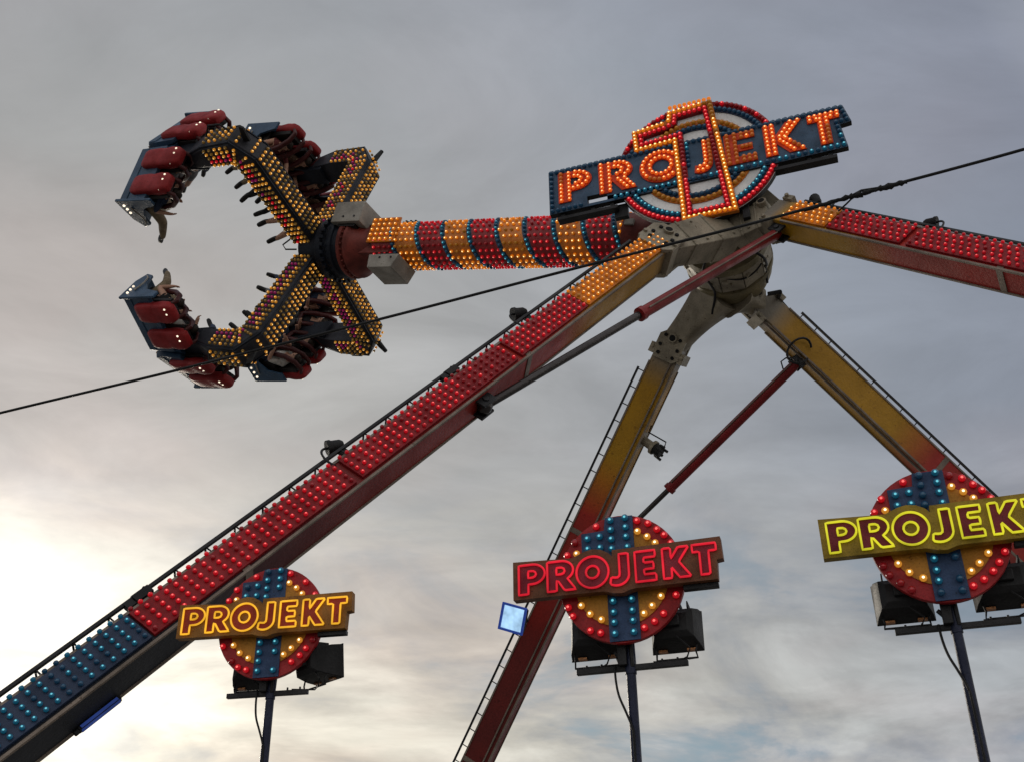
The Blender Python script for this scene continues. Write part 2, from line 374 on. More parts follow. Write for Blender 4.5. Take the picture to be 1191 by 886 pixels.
for k, (P, D, st, sn) in LEGS.items():
    d = D.normalized(); L = D.length
    w1 = (N - d*N.dot(d)).normalized()          # front face normal
    w2 = d.cross(w1).normalized()
    if w2.z > 0: w2 = -w2                        # under side
    a, b = HW[k]; s0 = START[k]; s1 = P.z-0.02
    pt = lambda s, u=0.0, w=0.0, P=P, D=D, w1=w1, w2=w2: P+D*s+w2*u+w1*w
    LF[k] = (pt, d, w1, w2, L, a, b, s0, s1)
    # main box, sections along the length
    mb = MB(); vals = []
    n = 40
    R = []
    for i in range(n+1):
        s = s0+(s1-s0)*i/n
        R.append([pt(s, -a, -b), pt(s, a, -b), pt(s, a, b), pt(s, -a, b)]); vals += [s]*4
    mb.rings(R, 0)
    mb.at['along'] = vals
    mt = attr_paint('leg_paint_'+k.lower(), 'along', STOPS[k], 0, 13, 0.42)
    leg = mb.build('leg', [mt], tower, 30, 0.012)
    # edge strips, splice plates, foot plate
    mb = MB()
    ed = 0.012
    for u, w in ((a, b), (-a, b), (a, -b)):
        mb.box((pt(s0+.3, u, w)+pt(s1-.2, u, w))/2, d*((s1-s0-.5)*L/2), w2*0.016, w1*0.016)
    for s in (s0+2.9, s0+6.6, s0+9.8):
        if s < s1:
            mb.box(pt(s), d*0.05, w2*(a+ed), w1*(b+ed))
    mb.build('edge_strip', M['seam'], leg, 30)
    mb = MB(); q = pt(s1); mb.box(V((q.x, q.y, 0.05)), V((0.6, 0, 0)), V((0, 0.6, 0)), V((0, 0, 0.05)))
    for sx in (-1, 1):
        for sy in (-1, 1): mb.cyl(V((q.x+sx*.48, q.y+sy*.48, 0.1)), V((q.x+sx*.48, q.y+sy*.48, 0.16)), 0.05, None, 8)
    mb.build('foot_plate', M['dark'], leg)
    # ladder / rail on the upper side
    mb = MB()
    off = 0.17
    wl = b*0.55 if sn > 0 else b*0.5
    r0 = s0+(0.45 if sn < 0 else 0.25)
    mb.box((pt(r0, -a-off, wl)+pt(s1-.3, -a-off, wl))/2, d*((s1-.3-r0)*L/2), w2*0.019, w1*0.019)
    if sn > 0:
        mb.box((pt(r0, -a-off, -b)+pt(s1-.3, -a-off, -b))/2, d*((s1-.3-r0)*L/2), w2*0.02, w1*0.02)
    s = r0+0.03; i = 0
    stp = (0.36 if sn < 0 else 0.42)/L
    while s < s1-.3:
        mb.cyl(pt(s, -a-off, wl), pt(s, -a, wl), 0.011, None, 6)
        if sn < 0:
            mb.cyl(pt(s, -a-off-.02, wl), pt(s, -a-off, wl), 0.014, None, 6)
        else:
            mb.cyl(pt(s, -a-off, wl), pt(s, -a-off, -b), 0.012, None, 6)
        s += stp; i += 1
    if k == 'FR':      # lattice at the top of the right rail
        for j in range(8):
            s = r0+0.03+j*0.09
            mb.cyl(pt(s, -a-off, wl), pt(s+0.05, -a, wl), 0.010, None, 6); mb.cyl(pt(s+0.05, -a, wl), pt(s+0.09, -a-off, wl), 0.010, None, 6)
    mb.build('ladder', M['dark'], leg, 30)
    # light panels with bulb rows on the front legs
    if sn > 0:
        cuts = {'FL': [(1.0, 2.75, 'amber'), (2.75, 3.95, 'red'), (4.0, 6.25, 'red'), (6.3, 8.42, 'red'), (8.42, 10.2, 'blue'), (10.25, 12.6, 'blue')],
                'FR': [(0.42, 1.05, 'amber'), (1.05, 1.98, 'red'), (2.03, 5, 'red'), (5.05, 8.5, 'red'), (8.5, 12.6, 'blue')]}[k]
        for x0, x1, c in cuts:
            mb = MB()
            mb.box((pt(x0+.01, -.01, b+.02)+pt(x1-.01, -.01, b+.02))/2, d*((x1-x0-.02)*L/2), w2*(a-.035), w1*0.022)
            mb.build('light_panel', M['p_'+c], leg, 30, 0.005)
            nb = max(1, int((x1-x0)*L/0.122))
            for i in range(nb):
                s = x0+(x1-x0)*(i+.5)/nb
                off_block = (k == 'FL' and 4.05 < s < 4.75) or (k == 'FL' and c == 'blue' and 8.95 < s < 9.1)
                for j in range(5):
                    if (i+j) % 2 and k == 'FR' and False: continue
                    u = -a+0.005+(2*a-.10)*j/4 - (0.0)
                    ss = s+(j % 2)*(0.0 if k == 'FL' else 0.03)
                    kind = c
                    if off_block and random.random() < .85 or random.random() < .05: kind = c+'_off'
                    elif c != 'blue' and random.random() < .28: kind = c+'_mid'
                    nn = (w1*0.9-w2*(0.9 if j == 0 else 0.0)).normalized()
                    tower_bulbs.append((pt(ss, u, b+.042 if j else b+.02), nn, kind, 0.027))
                
place_bulbs(tower, tower_bulbs)

# small work lamps with looped cables on the front-leg rails
def work_lamp(k, s, size=1.0, flip=1):
    pt, d, w1, w2, L, a, b, *_ = LF[k]
    leg = [o for o in tower.children if o.name.split('.')[0] == 'leg'][['FL', 'FR', 'BL', 'BR'].index(k)]
    mb = MB()
    c = pt(s, -a-.24*size, b*.4)
    mb.lathe(c-d*.10*size, d*flip-w2*.5, [(0, .05*size), (.04*size, .075*size), (.15*size, .085*size), (.17*size, .10*size), (.22*size, .10*size)], 12)
    mb.box(pt(s, -a-.10*size, b*.4), d*.05*size, w2*.11*size, w1*.03)
    mb.box(pt(s-.04, -a-.05*size, b*.4), d*.09*size, w2*.03*size, w1*.06)
    P0 = c+d*.04*size; P1 = pt(s+.27*size, -a+.06, b+.03)
    path = []
    for i in range(15):
        q = i/14; h = math.sin(PI*q)
        path.append(P0.lerp(P1, q) - w2*(0.24*size*h*(1-q*.4)) + d*(.10*size*h*(q)))
    mb.tube(path, 0.016, 6)
    mb.build('work_lamp', M['black'], leg, 40)
work_lamp('FL', 3.28, 1.0); work_lamp('FL', 6.05, 0.95); work_lamp('FR', 0.62, 0.9, -1); work_lamp('FR', 1.96, 0.9)
for k, s in (('FL', 4.55), ('FL', 8.2)):     # small junction boxes on the rail
    pt, d, w1, w2, L, a, b, *_ = LF[k]
    mb = MB(); mb.box(pt(s, -a-.13, b*.55), d*.10, w2*.05, w1*.05); mb.box(pt(s+.12, -a-.12, b*.55), d*.05, w2*.04, w1*.04)
    mb.cyl(pt(s-.05, -a-.16, b*.55), pt(s-.05, -a-.21, b*.55), .02, None, 8); mb.cyl(pt(s+.06, -a-.16, b*.55), pt(s+.06, -a-.2, b*.55), .02, None, 8)
    mb.build('junction_box', M['black'], tower, 40)

# hub: drum, castings to the legs, covers
hub_T, hub_N = frame_yaw(0.30)
def drum():
    mb = MB(); p = O-hub_N*1.0+UP*.30; k_ = .86
    mb.lathe(p, hub_N, [(h_, r_*k_) for h_, r_ in [(0, .55), (.05, .78), (.25, .86), (.5, .86), (.52, .92), (.64, .92), (.66, .86), (1.2, .86), (1.22, .93), (1.4, .93), (1.42, .84), (1.9, .80), (2.05, .5)]], 40)
    for h in (.33, 1.12):
        for i in range(28):
            a = 2*PI*i/28; q = O+UP*.30+(hub_T*math.cos(a)+UP*math.sin(a))*.765+hub_N*(h-.42); mb.lathe(q, hub_N, [(0, .026), (.06, .026)], 6)
    o = mb.build('hub_drum', M['olive'], tower, 30)
    for i in range(5):     # cover plates round the drum
        mb = MB(); a = -PI*(.15+.17*i); q = O+(hub_T*math.cos(a)+UP*math.sin(a))*.755+UP*.30-hub_N*.05
        rr = (hub_T*math.cos(a)+UP*math.sin(a)); tt = rr.cross(hub_N)
        mb.box(q, rr*.02, tt*.2, hub_N*.24)
        mb.cyl(q+tt*.12+hub_N*.1, q+tt*.12+hub_N*.1+rr*.07, .05, None, 10)
        mb.build('cover_plate', M['cast'], o, 30, .006)
    mb = MB()
    for j in range(2):     # hydraulic hoses hanging over the drum
        a0 = -.3-.5*j; pts = []
        for i in range(16):
            a = a0-1.1*i/15; r = .93+.04*math.sin(i*.3+j)
            pts.append(O+UP*.30+(hub_T*math.cos(a)+UP*math.sin(a))*(r-.125)+hub_N*(.85-.75*j+.06*math.sin(i*.4+j*2)))
        mb = MB(); mb.tube(pts, .016, 6); mb.build('hose', M['black'], o, 40)
    for h in ():
        for i in range(28):
            a = 2*PI*i/28; q = O+UP*.30+(hub_T*math.cos(a)+UP*math.sin(a))*.765+hub_N*(h-.40); mb.lathe(q, hub_N, [(0, .026), (.04, .026)], 6)
drum()
def beam(name, mat, p0, p1, w0, w1_, up, bev=.02, th0=None, th1=None):
    d = (p1-p0).normalized(); s = d.cross(up).normalized(); u = s.cross(d)
    th0 = th0 or w0; th1 = th1 or w1_
    mb = MB()
    mb.rings([[p0-s*w0-u*th0, p0+s*w0-u*th0, p0+s*w0+u*th0, p0-s*w0+u*th0], [p1-s*w1_-u*th1, p1+s*w1_-u*th1, p1+s*w1_+u*th1, p1-s*w1_+u*th1]])
    for i in range(5):
        q = (i+.5)/5; p = p0.lerp(p1, q); w = w0+(w1_-w0)*q; th = th0+(th1-th0)*q
        for e in (-.72, .72):
            mb.lathe(p+u*th+s*(w*e), u, [(0, .028), (.03, .028)], 6)
            mb.lathe(p-u*th+s*(w*e), -u, [(0, .028), (.03, .028)], 6)
        if i in (1, 3): mb.box(p, s*(w+.018), u*(th+.018), d*.02)
    return mb.build(name, mat, tower, 30, bev)
Nf = N
fp = O+N*1.0
for k in ('FL', 'FR', 'BL', 'BR'):
    pt, d, w1, w2, L, a, b, s0, s1 = LF[k]
    base = O+(N*1.0 if k[0] == 'F' else -N*1.0)
    tgt = pt(s0-.02)
    start = base+(tgt-base)*0.12-UP*(.12 if k[0] == 'F' else .55)
    if k[0] == 'F':
        beam('hub_casting', M['cast'], start, tgt, .35, .26, N, .03, .27, .21)
    else:
        P0 = O-N*.80-UP*.14+T*(.12*LEGS[k][2]); P2 = tgt; P1 = P0.lerp(P2, .5)+UP*.04
        rg = []
        for i in range(13):
            q = i/12; p = P0*(1-q)**2+P1*(2*q*(1-q))+P2*q*q; tn = ((P1-P0)*(1-q)+(P2-P1)*q).normalized()
            sx = tn.cross(N).normalized(); sy = sx.cross(tn); r_ = .245+.20*(1-q)**2
            rg.append([p+sx*(r_*math.copysign(abs(math.cos(a_))**.42, math.cos(a_)))+sy*(r_*.85*math.copysign(abs(math.sin(a_))**.42, math.sin(a_))) for a_ in [2*PI*j/20 for j in range(20)]])
        mb = MB(); mb.rings(rg); mb.build('hub_casting', M['cast'], tower, 40)
    # hinge cheeks, pin and bolts where the leg meets the casting
    mb = MB()
    for sg in ((-1, 1) if k not in ('FR', 'BR') else (-1,)):
        c = pt(s0+.02, 0, sg*(b+.035))
        lp = [(-.34, -.20), (-.22, -.31), (.22, -.31), (.36, -.24), (.36, .20), (.24, .31), (-.24, .31), (-.36, .16)]
        lp = [(x_*(.78 if k[0] == 'B' else 1), y_*(.86 if k[0] == 'B' else 1)) for x_, y_ in lp]
        mb.prism([lp], c, d, w2, w1, -.03, .03)
        for x, y in ((-.18, -.15), (-.18, .15), (.18, -.15), (.18, .15), (.02, -.18), (.02, .18)):
            mb.lathe(c+d*x+w2*y+w1*(sg*.03), w1*sg, [(0, .035), (.025, .035)], 8, 1)
    mb.cyl(pt(s0-.1, 0, -b-.12), pt(s0-.1, 0, b+.12), .085, None, 16, 0)
    mb.cyl(pt(s0-.1, 0, b+.121), pt(s0-.1, 0, b+.125), .06, None, 16, 1)
    for u in (-a-.05, a+.05):
        mb.box(pt(s0+.12, u, 0), d*.10, w2*.05, w1*(b+.05)); mb.cyl(pt(s0+.1, u, -b-.1), pt(s0+.1, u, b+.1), .035, None, 8, 0)
    mb.build('hinge_bracket', [M['cast'], M['hole']], tower, 30, .008)
# fascia of the pivot behind the sign: slab between the front castings
mb = MB()
lp = [(-1.15, -.12), (-.95, -.42), (.1, -.62), (1.0, -.32), (1.15, .1), (.8, .6), (-.8, .6)]
lp = [(x_*.86, y_*.84) for x_, y_ in lp]
mb.prism([lp], O+N*.95+UP*.18, T, UP, N, -.10, .14)
fa = mb.build('pivot_plate', M['cast'], tower, 30, .015)
mb = MB()
for x, y, r in ((-.9, -.05, .09), (-.55, -.2, .06), (.5, -.15, .08), (.75, .05, .06), (-.1, -.4, .06)):
    mb.lathe(O+N*1.09+UP*(.15+y)+T*x, N, [(0, r), (.03, r), (.031, r*.6), (.012, r*.58)], 14)
for x0, y0, x1, y1 in ((-.9, -.3, .0, .3), (-.1, -.5, .6, .1), (-.4, -.4, .3, -.45)):
    p0 = O+N*1.11+UP*(.15+y0)+T*x0; p1 = O+N*1.11+UP*(.15+y1)+T*x1; dd = (p1-p0)
    mb.box((p0+p1)/2, dd/2, dd.cross(N).normalized()*.035, N*.035)
mb.build('stiffener', M['cast'], fa, 30, .005)

for pts in ([(-.75, -.42, 1.05), (-.45, -.70, 1.12), (.0, -.62, 1.16), (.35, -.42, 1.12), (.55, -.1, 1.1)],
            [(-1.25, -.28, 1.2), (-1.0, -.52, 1.22), (-.6, -.44, 1.2), (-.35, -.2, 1.15)],
            [(.2, -.5, .9), (.5, -.62, .7), (.62, -.5, .3), (.66, -.3, -.1), (.72, -.35, -.5)],
            [(-.4, -.55, .8), (-.5, -.62, .4), (-.35, -.66, .0), (-.25, -.6, -.4), (-.3, -.75, -.8)]):
    mb = MB(); ctl = [O+T*x+UP*(y+.15)+N*w for x, y, w in pts]; out_ = []
    for i in range(len(ctl)-1):
        p0, p1, p2, p3 = ctl[max(i-1, 0)], ctl[i], ctl[i+1], ctl[min(i+2, len(ctl)-1)]
        for j in range(6):
            t_ = j/6; out_.append(((p1*2)+(p2-p0)*t_+(p0*2-p1*5+p2*4-p3)*t_*t_+(p1*3-p0-p2*3+p3)*t_*t_*t_)/2)
    mb.tube(out_+[ctl[-1]], .024, 8); mb.build('hose', M['black'], tower, 40)
def strut(k0, s0, k1, s1, split, r0, r1, u0=0.0, u1=0.0, face0=0, face1=0):
    """hydraulic brace from leg k0 to leg k1: thick cylinder then thin rod"""
    A = LF[k0][0](s0, LF[k0][5]*u0, LF[k0][6]*face0); B = LF[k1][0](s1, LF[k1][5]*u1, LF[k1][6]*face1)
    Cc = A.lerp(B, split); d = (B-A).normalized()
    mb = MB(); mb.lathe(A, d, [(0, r0*.7), (.12, r0), ((Cc-A).length-.1, r0), ((Cc-A).length-.09, r0*1.18), ((Cc-A).length, r0*1.18), ((Cc-A).length+.01, r1)], 20)
    o = mb.build('brace', M['strut'], tower, 40)
    x, y = perp(d)
    mb = MB(); mb.cyl(Cc-d*.05, B, r1, None, 14); mb.ball(B, r1*1.9, 0, 12, 6)
    mb.build('piston_rod', M['rod'], o, 40)
    mb = MB(); mb.tube([A+d*.1+x*(r0+.015), A+d*.3+x*(r0+.02), Cc-d*.15+x*(r0+.02)], .012, 6); mb.build('oil_pipe', M['seam'], o, 40)
    for q, kk in ((A, k0), (B, k1)):
        pt, dl, w1, w2, L, a, b, *_ = LF[kk]
        mb = MB()
        for sg in (-1, 1): mb.box(q+w1*sg*(r1+.05)-w2*.04, dl*.13, w2*.12, w1*.02)
        mb.cyl(q-w1*(r1+.09), q+w1*(r1+.09), .045, None, 10)
        mb.build('brace_bracket', M['dark'], tower, 30, .006)
strut('FR', .42, 'FL', 4.62, .53, .092, .058, 1.35, 1.3)
strut('BR', .95, 'BL', 4.05, .60, .098, .05, 1.35, 1.3)
# hose loop round the rear brace head
pt, d, w1, w2, L, a, b, *_ = LF['BR']
mb = MB(); q = pt(.86, a*1.15, b+.08)
mb.tube([q+d*(.20*math.cos(t))+(w2*.28)*math.sin(t)+w1*.03*math.sin(2*t) for t in [2*PI*i/20 for i in range(18)]], .022, 6)
mb.tube([q+w2*.2, q+w2*.3-d*.1, q+w2*.42-d*.12, q+w2*.5], .014, 6)
mb.build('hose_loop', M['black'], tower, 40)
# pipe along the under edge of the right rear leg
mb = MB(); mb.tube([pt(.3, a+.03, b*.6), pt(3, a+.03, b*.6)], .025, 8); mb.build('conduit', M['seam'], tower, 40)
# motor bracket on the left rear leg
pt, d, w1, w2, L, a, b, *_ = LF['BL']
mb = MB(); q = pt(2.02, a, .02); dv = (w2*.96+w1*.2+d*.12).normalized(); x, y = perp(dv)
mb.cyl(q-dv*.15, q+dv*.30, .085, None, 14); mb.cyl(q+dv*.24, q+dv*.30, .14, None, 14)
mb.cyl(q+dv*.30, q+dv*.46, .12, .10, 12, 1)
for i in range(6):
    aa = 2*PI*i/6; mb.cyl(q+dv*.36+(x*math.cos(aa)+y*math.sin(aa))*.11, q+dv*(.52 if i % 2 else .47)+(x*math.cos(aa)+y*math.sin(aa))*.12, .028, None, 6, 1)
mb.tube([q-d*.32+w2*.03, q-d*.18+w2*.03, q-d*.16+w2*.42, q+w2*.44], .014, 6, 1)
mb.box(q-dv*.02, d*.16, w2*.03, w1*.14)
mb.build('slewing_motor', [M['cast'], M['black']], tower, 30)
# conduit pipes on the left rear leg face
mb = MB(); mb.tube([pt(.9, a*.62, b+.02), pt(6, a*.62, b+.02), pt(12.5, a*.62, b+.02)], .018, 6); mb.build('conduit', M['seam'], tower, 40)
# cables down from the drum onto the right rear leg
pt, d, w1, w2, L, a, b, *_ = LF['BR']
mb = MB(); P0 = O-N*.5+T*.7-UP*.45
mb.tube([P0, P0+T*.22+UP*.03, pt(.25, -a-.1, 0), pt(.6, -a-.04, .0), pt(.9, -a-.02, 0)], .04, 8)
mb.build('hose', M['black'], tower, 40)

# ------------------------------------------------------------------ big sign on the hub
ST, SN = frame_yaw(0.325)
S = V((3.252, 15.0, 14.493))
sign = thing('illuminated_sign', 'large round bulb-studded sign with numeral 1 and blue name board atop the ride hub', 'sign', frame(S, ST, UP, -SN) if False else Matrix.Translation(S))
RX, RZ = 1.433, 1.305
sb = []
def sp(u, v, w=0.0): return S+ST*u+UP*v+SN*w
def ell(r, n=64, a0=0, a1=360, k=RZ/RX): return ellarc(0, 0, r, r*k, a0, a1, n)[:(n if a1-a0 >= 360 else n+1)]
mb = MB(); mb.prism([ell(RX)], S, ST, UP, SN, -.17, -.05, 0, 1)
disc = mb.build('disc', [M['p_white'], M['dark']], sign, 30)
for r0, r1, mt in ((1.425, 1.31, 'p_red'), (1.30, 1.18, 'p_blue'), (1.00, .885, 'p_amber'), (.875, .755, 'p_blue')):
    mb = MB(); mb.prism([ell(r0), ell(r1)], S, ST, UP, SN, -.046, -.03); mb.build('ring', M[mt], disc, 30)
def ring_bulbs(r, kind, sp_, w=-.03, rr=.036, skip=None):
    n = int(2*PI*r*.955/sp_)
    for i in range(n):
        a = 2*PI*i/n; u, v = r*math.cos(a), r*RZ/RX*math.sin(a)
        if skip and skip(u, v): continue
        sb.append((sp(u, v, w), SN, kind if not callable(kind) else kind(u, v), rr))
onboard = lambda u, v: -.47 < v < .44
def inpoly(p, poly):
    x, y = p; c = False; n = len(poly)
    for i in range(n):
        (x0, y0), (x1, y1) = poly[i], poly[i-1]
        if (y0 > y) != (y1 > y) and x < (x1-x0)*(y-y0)/(y1-y0)+x0: c = not c
    return c
def inset(poly, d):
    """offset a counter-clockwise polygon inwards"""
    n = len(poly); out = []
    for i in range(n):
        p0, p1, p2 = V(poly[i-1]), V(poly[i]), V(poly[(i+1) % n])
        e1 = (p1-p0).normalized(); e2 = (p2-p1).normalized()
        n1 = V((-e1.y, e1.x)); n2 = V((-e2.y, e2.x)); m = n1+n2
        m = m/max(m.dot(n1), .35) if m.length > 1e-6 else n1
        out.append((p1.x+m.x*d, p1.y+m.y*d))
    return out
ONE = [(-.36, -1.28), (.60, -1.28), (.39, 1.25), (-.42, 1.20), (-.45, 1.02), (-.54, .985), (-1.09, .92), (-1.07, .42), (-.38, .46)]
ONEI = inset(ONE, .20)
inone = lambda u, v: inpoly((u, v), ONE) and not inpoly((u, v), inset(ONE, .17))
skip0 = lambda u, v: onboard(u, v) or inone(u, v) 
ring_bulbs(1.365, lambda u, v: 'red' if v < 0 else ('red' if random.random() < .35 else 'red_off'), .088, -.03, .042, skip0)
ring_bulbs(1.24, lambda u, v: 'blue' if v < 0 else 'blue_off', .09, -.03, .042, skip0)
ring_bulbs(.94, 'amber_off', .098, -.03, .042, skip0)
ring_bulbs(.815, 'blue_off', .092, -.03, .042, skip0)
# board
BRD = [(-2.68, -.50), (2.50, -.44), (2.44, .06), (2.63, .08), (2.54, .46), (-2.68, .47)]
HOLE = [(-1.98, -.43), (-1.62, -.43), (-1.62, -.27), (-1.98, -.27)]
mb = MB(); mb.prism([BRD, HOLE], S, ST, UP, SN, -.12, .0, 0, 1)
board = mb.build('name_board', [M['board_blue'], M['dark']], sign, 30, .006)
mb = MB()
for u0, u1, v in ((-2.55, -1.45, -.60), (1.2, 2.3, -.555)):
    mb.box(sp((u0+u1)/2, v, -.1), ST*((u1-u0)/2), UP*.035, SN*.08)
    for u in (u0+.1, (u0+u1)/2+.1, u1-.1): mb.box(sp(u, v+.07, -.1), ST*.04, UP*.05, SN*.05)
mb.box(sp(-1.42, -.62, -.2), ST*.12, UP*.14, SN*.05)
mb.box(sp(0, -.9, -.5), ST*.10, UP*.5, SN*.38); mb.box(sp(-.7, -.9, -.4), ST*.06, UP*.45, SN*.28); mb.box(sp(.7, -.9, -.4), ST*.06, UP*.45, SN*.28)
mb.box(sp(0, -.2, -.35), ST*1.2, UP*.08, SN*.08)
mb.build('support_bracket', M['dark'], sign, 30, .006)
# board edge bulbs
def along(poly, step, closed=True):
    pts = []; n = len(poly)
    for i in range(n if closed else n-1):
        p0, p1 = V(poly[i]), V(poly[(i+1) % n]); L = (p1-p0).length; k = max(1, round(L/step))
        for j in range(k): pts.append(tuple(p0.lerp(p1, j/k)))
    return pts
for u, v in along(inset(BRD, .055), .105):
    if inone(u, v) or (-2.03 < u < -1.57 and v < -.22): continue
    lit = u > .2 and v < 0 or (-2 < u < -.3 and v < -.3)
    sb.append((sp(u, v, .0), SN, 'blue' if (lit and random.random() < .7) else 'blue_off', .042))
for u in [(-2.62+i*.105) for i in range(50)]:      # second row standing on the top edge
    if abs(u) < .45 and u < .42 and u > -.36: continue
    if u < 2.5: sb.append((sp(u, .465, -.06), UP, 'blue_off', .042))
for u, v in [(-.14, .38-.095*i) for i in range(6)]+[(-.10+.1*i, -.40) for i in range(3)]: sb.append((sp(u, v, .0), SN, 'blue_off' if v < .2 else 'blue', .038))
# letters
def loopsP(): return [[(0, 0), (.26, 0), (.26, .33), (.38, .33)]+ellarc(.38, .665, .34, .335, -90, 90, 12)+[(0, 1)],
                      [(.26, .55), (.36, .55)]+ellarc(.36, .665, .12, .115, -90, 90, 8)+[(.26, .78)]]
def loopsR(): return [[(0, 0), (.26, 0), (.26, .34), (.30, .34), (.48, 0), (.80, 0), (.56, .40)]+ellarc(.40, .675, .34, .325, -52, 90, 12)+[(0, 1)],
                      [(.26, .55), (.38, .55)]+ellarc(.38, .665, .12, .115, -90, 90, 8)+[(.26, .78)]]
def loopsO(): return [ellarc(.46, .5, .47, .53, 0, 360, 36)[:-1], ellarc(.46, .5, .19, .21, 0, 360, 24)[:-1]]
def loopsJ(): return [[(.24, 1), (.24, .34)]+ellarc(.14, .32, .10, .10, 0, -100, 6)+[(-.02, .25), (-.06, .02)]+ellarc(.16, .30, .36, .34, -115, 0, 14)+[(.52, 1)]]
def loopsE(): return [[(0, 0), (.62, 0), (.62, .22), (.26, .22), (.26, .39), (.56, .39), (.56, .61), (.26, .61), (.26, .78), (.62, .78), (.62, 1), (0, 1)]]
def loopsK(): return [[(0, 0), (.26, 0), (.26, .36), (.50, 0), (.86, 0), (.50, .52), (.84, 1), (.50, 1), (.26, .64), (.26, 1), (0, 1)]]
def loopsT(): return [[(.20, 0), (.46, 0), (.46, .76), (.68, .76), (.68, 1), (0, 1), (0, .76), (.20, .76)]]
LOOPS = dict(P=loopsP, R=loopsR, O=loopsO, J=loopsJ, E=loopsE, K=loopsK, T=loopsT)
ROWS = {  # bulb rows of the big letters in the same unit box
 'P': [[(.07, .05), (.07, .95)], [(.24, .05), (.24, .93)], [(.38, .93)]+ellarc(.38, .665, .27, .265, 80, -90, 8)+[(.33, .40)], [(.36, .80)]+ellarc(.36, .67, .14, .13, 80, -80, 4)],
 'R': [[(.07, .05), (.07, .95)], [(.24, .05), (.24, .93)], [(.38, .93)]+ellarc(.40, .675, .27, .26, 80, -50, 8), [(.36, .80)]+ellarc(.38, .67, .14, .13, 80, -80, 4), [(.42, .36), (.60, .05)], [(.56, .36), (.73, .05)]],
 'O': [ellarc(.46, .5, .40, .45, 90, 450, 26), ellarc(.46, .5, .24, .28, 90, 450, 20)],
 'J': [[(.31, .95), (.31, .32)]+ellarc(.16, .32, .16, .16, -20, -100, 4), [(.45, .95), (.45, .30)]+ellarc(.16, .30, .29, .27, -10, -110, 8)],
 'E': [[(.07, .05), (.07, .95)], [(.22, .05), (.22, .95)], [(.36, .93), (.58, .93)], [(.36, .82), (.58, .82)], [(.36, .50), (.52, .50)], [(.36, .17), (.58, .17)], [(.36, .06), (.58, .06)]],
 'K': [[(.07, .05), (.07, .95)], [(.20, .05), (.20, .95)], [(.34, .54), (.60, .95)], [(.44, .50), (.76, .95)], [(.34, .42), (.60, .05)], [(.46, .46), (.78, .05)]],
 'T': [[(.27, .05), (.27, .80)], [(.40, .05), (.40, .80)], [(.06, .93), (.64, .93)], [(.06, .82), (.2, .82)], [(.5, .82), (.64, .82)]],
}
BIGL = [('P', -2.50, -1.87), ('R', -1.75, -1.07), ('O', -1.0, -.24), ('J', -.02, .32), ('E', .50, 1.03), ('K', 1.17, 1.85), ('T', 1.92, 2.45)]
LW = dict(P=.72, R=.80, O=.93, J=.58, E=.62, K=.86, T=.68)
def rows_even(path, step):
    pts = [V(p) for p in path]; L = [0]
    for i in range(1, len(pts)): L.append(L[-1]+(pts[i]-pts[i-1]).length)
    n = max(1, round(L[-1]/step)); out = []; j = 0
    for i in range(n+1):
        t = L[-1]*i/n
        while j < len(L)-2 and L[j+1] < t: j += 1
        q = (t-L[j])/max(1e-9, L[j+1]-L[j]); out.append(pts[j].lerp(pts[j+1], min(1, max(0, q))))
    if (out[0]-out[-1]).length < 1e-6: out.pop()
    return out
VB, VT = -.31, .36
for ch, u0, u1 in BIGL:
    sx = (u1-u0)/LW[ch]; H = VT-VB
    f = lambda p: (u0+p[0]*sx, VB+p[1]*H)
    loops = [[f(p) for p in lp] for lp in LOOPS[ch]()]
    mb = MB(); mb.prism(loops, S, ST, UP, SN, .002, .022); mb.build('letter', M['p_orange'], board, 30)
    for r in ROWS[ch]:
        for p in rows_even([f(q) for q in r], .084):
            if inone(p.x, p.y): continue
            off = ch == 'E' or (ch == 'J' and p.x > .22) or (ch == 'P' and p.x < -2.4 and p.y > .1) or (ch == 'T' and p.x > 2.2 and p.y < .1) or (ch == 'O' and p.y < -.2 and p.x < -.6) or (ch == 'K' and p.x > 1.6 and abs(p.y+.1) < .14)
            sb.append((sp(p.x, p.y, .022), SN, 'orange_off' if off and random.random() < .9 else 'orange', .039))
# numeral: a frame of two bulb rows
mb = MB(); mb.prism([ONE, inset(ONE, .10)], S, ST, UP, SN, -.045, .03); num = mb.build('numeral', M['p_amber'], sign, 30, .004)
mb = MB(); mb.prism([inset(ONE, .104), ONEI], S, ST, UP, SN, -.045, .024); mb.build('inner_band', M['p_red'], num, 30)
for u, v in along(inset(ONE, .05), .088):
    mid = -.35 < v < .45 and u > 0.2
    sb.append((sp(u, v, .03), SN, 'amber' if not (u > .2 and v > .5 and random.random() < .6) else 'amber_off', .040))
for u, v in along(inset(ONE, .152), .088):
    dimm = -.40 < v < .5 and u < .6
    sb.append((sp(u, v, .024), SN, 'red_off' if dimm and random.random() < .85 else 'red', .040))
for u in [(-.36+i*.088) for i in range(9)]: sb.append((sp(u, 1.285, .0), UP, 'amber', .040))
place_bulbs(sign, sb)

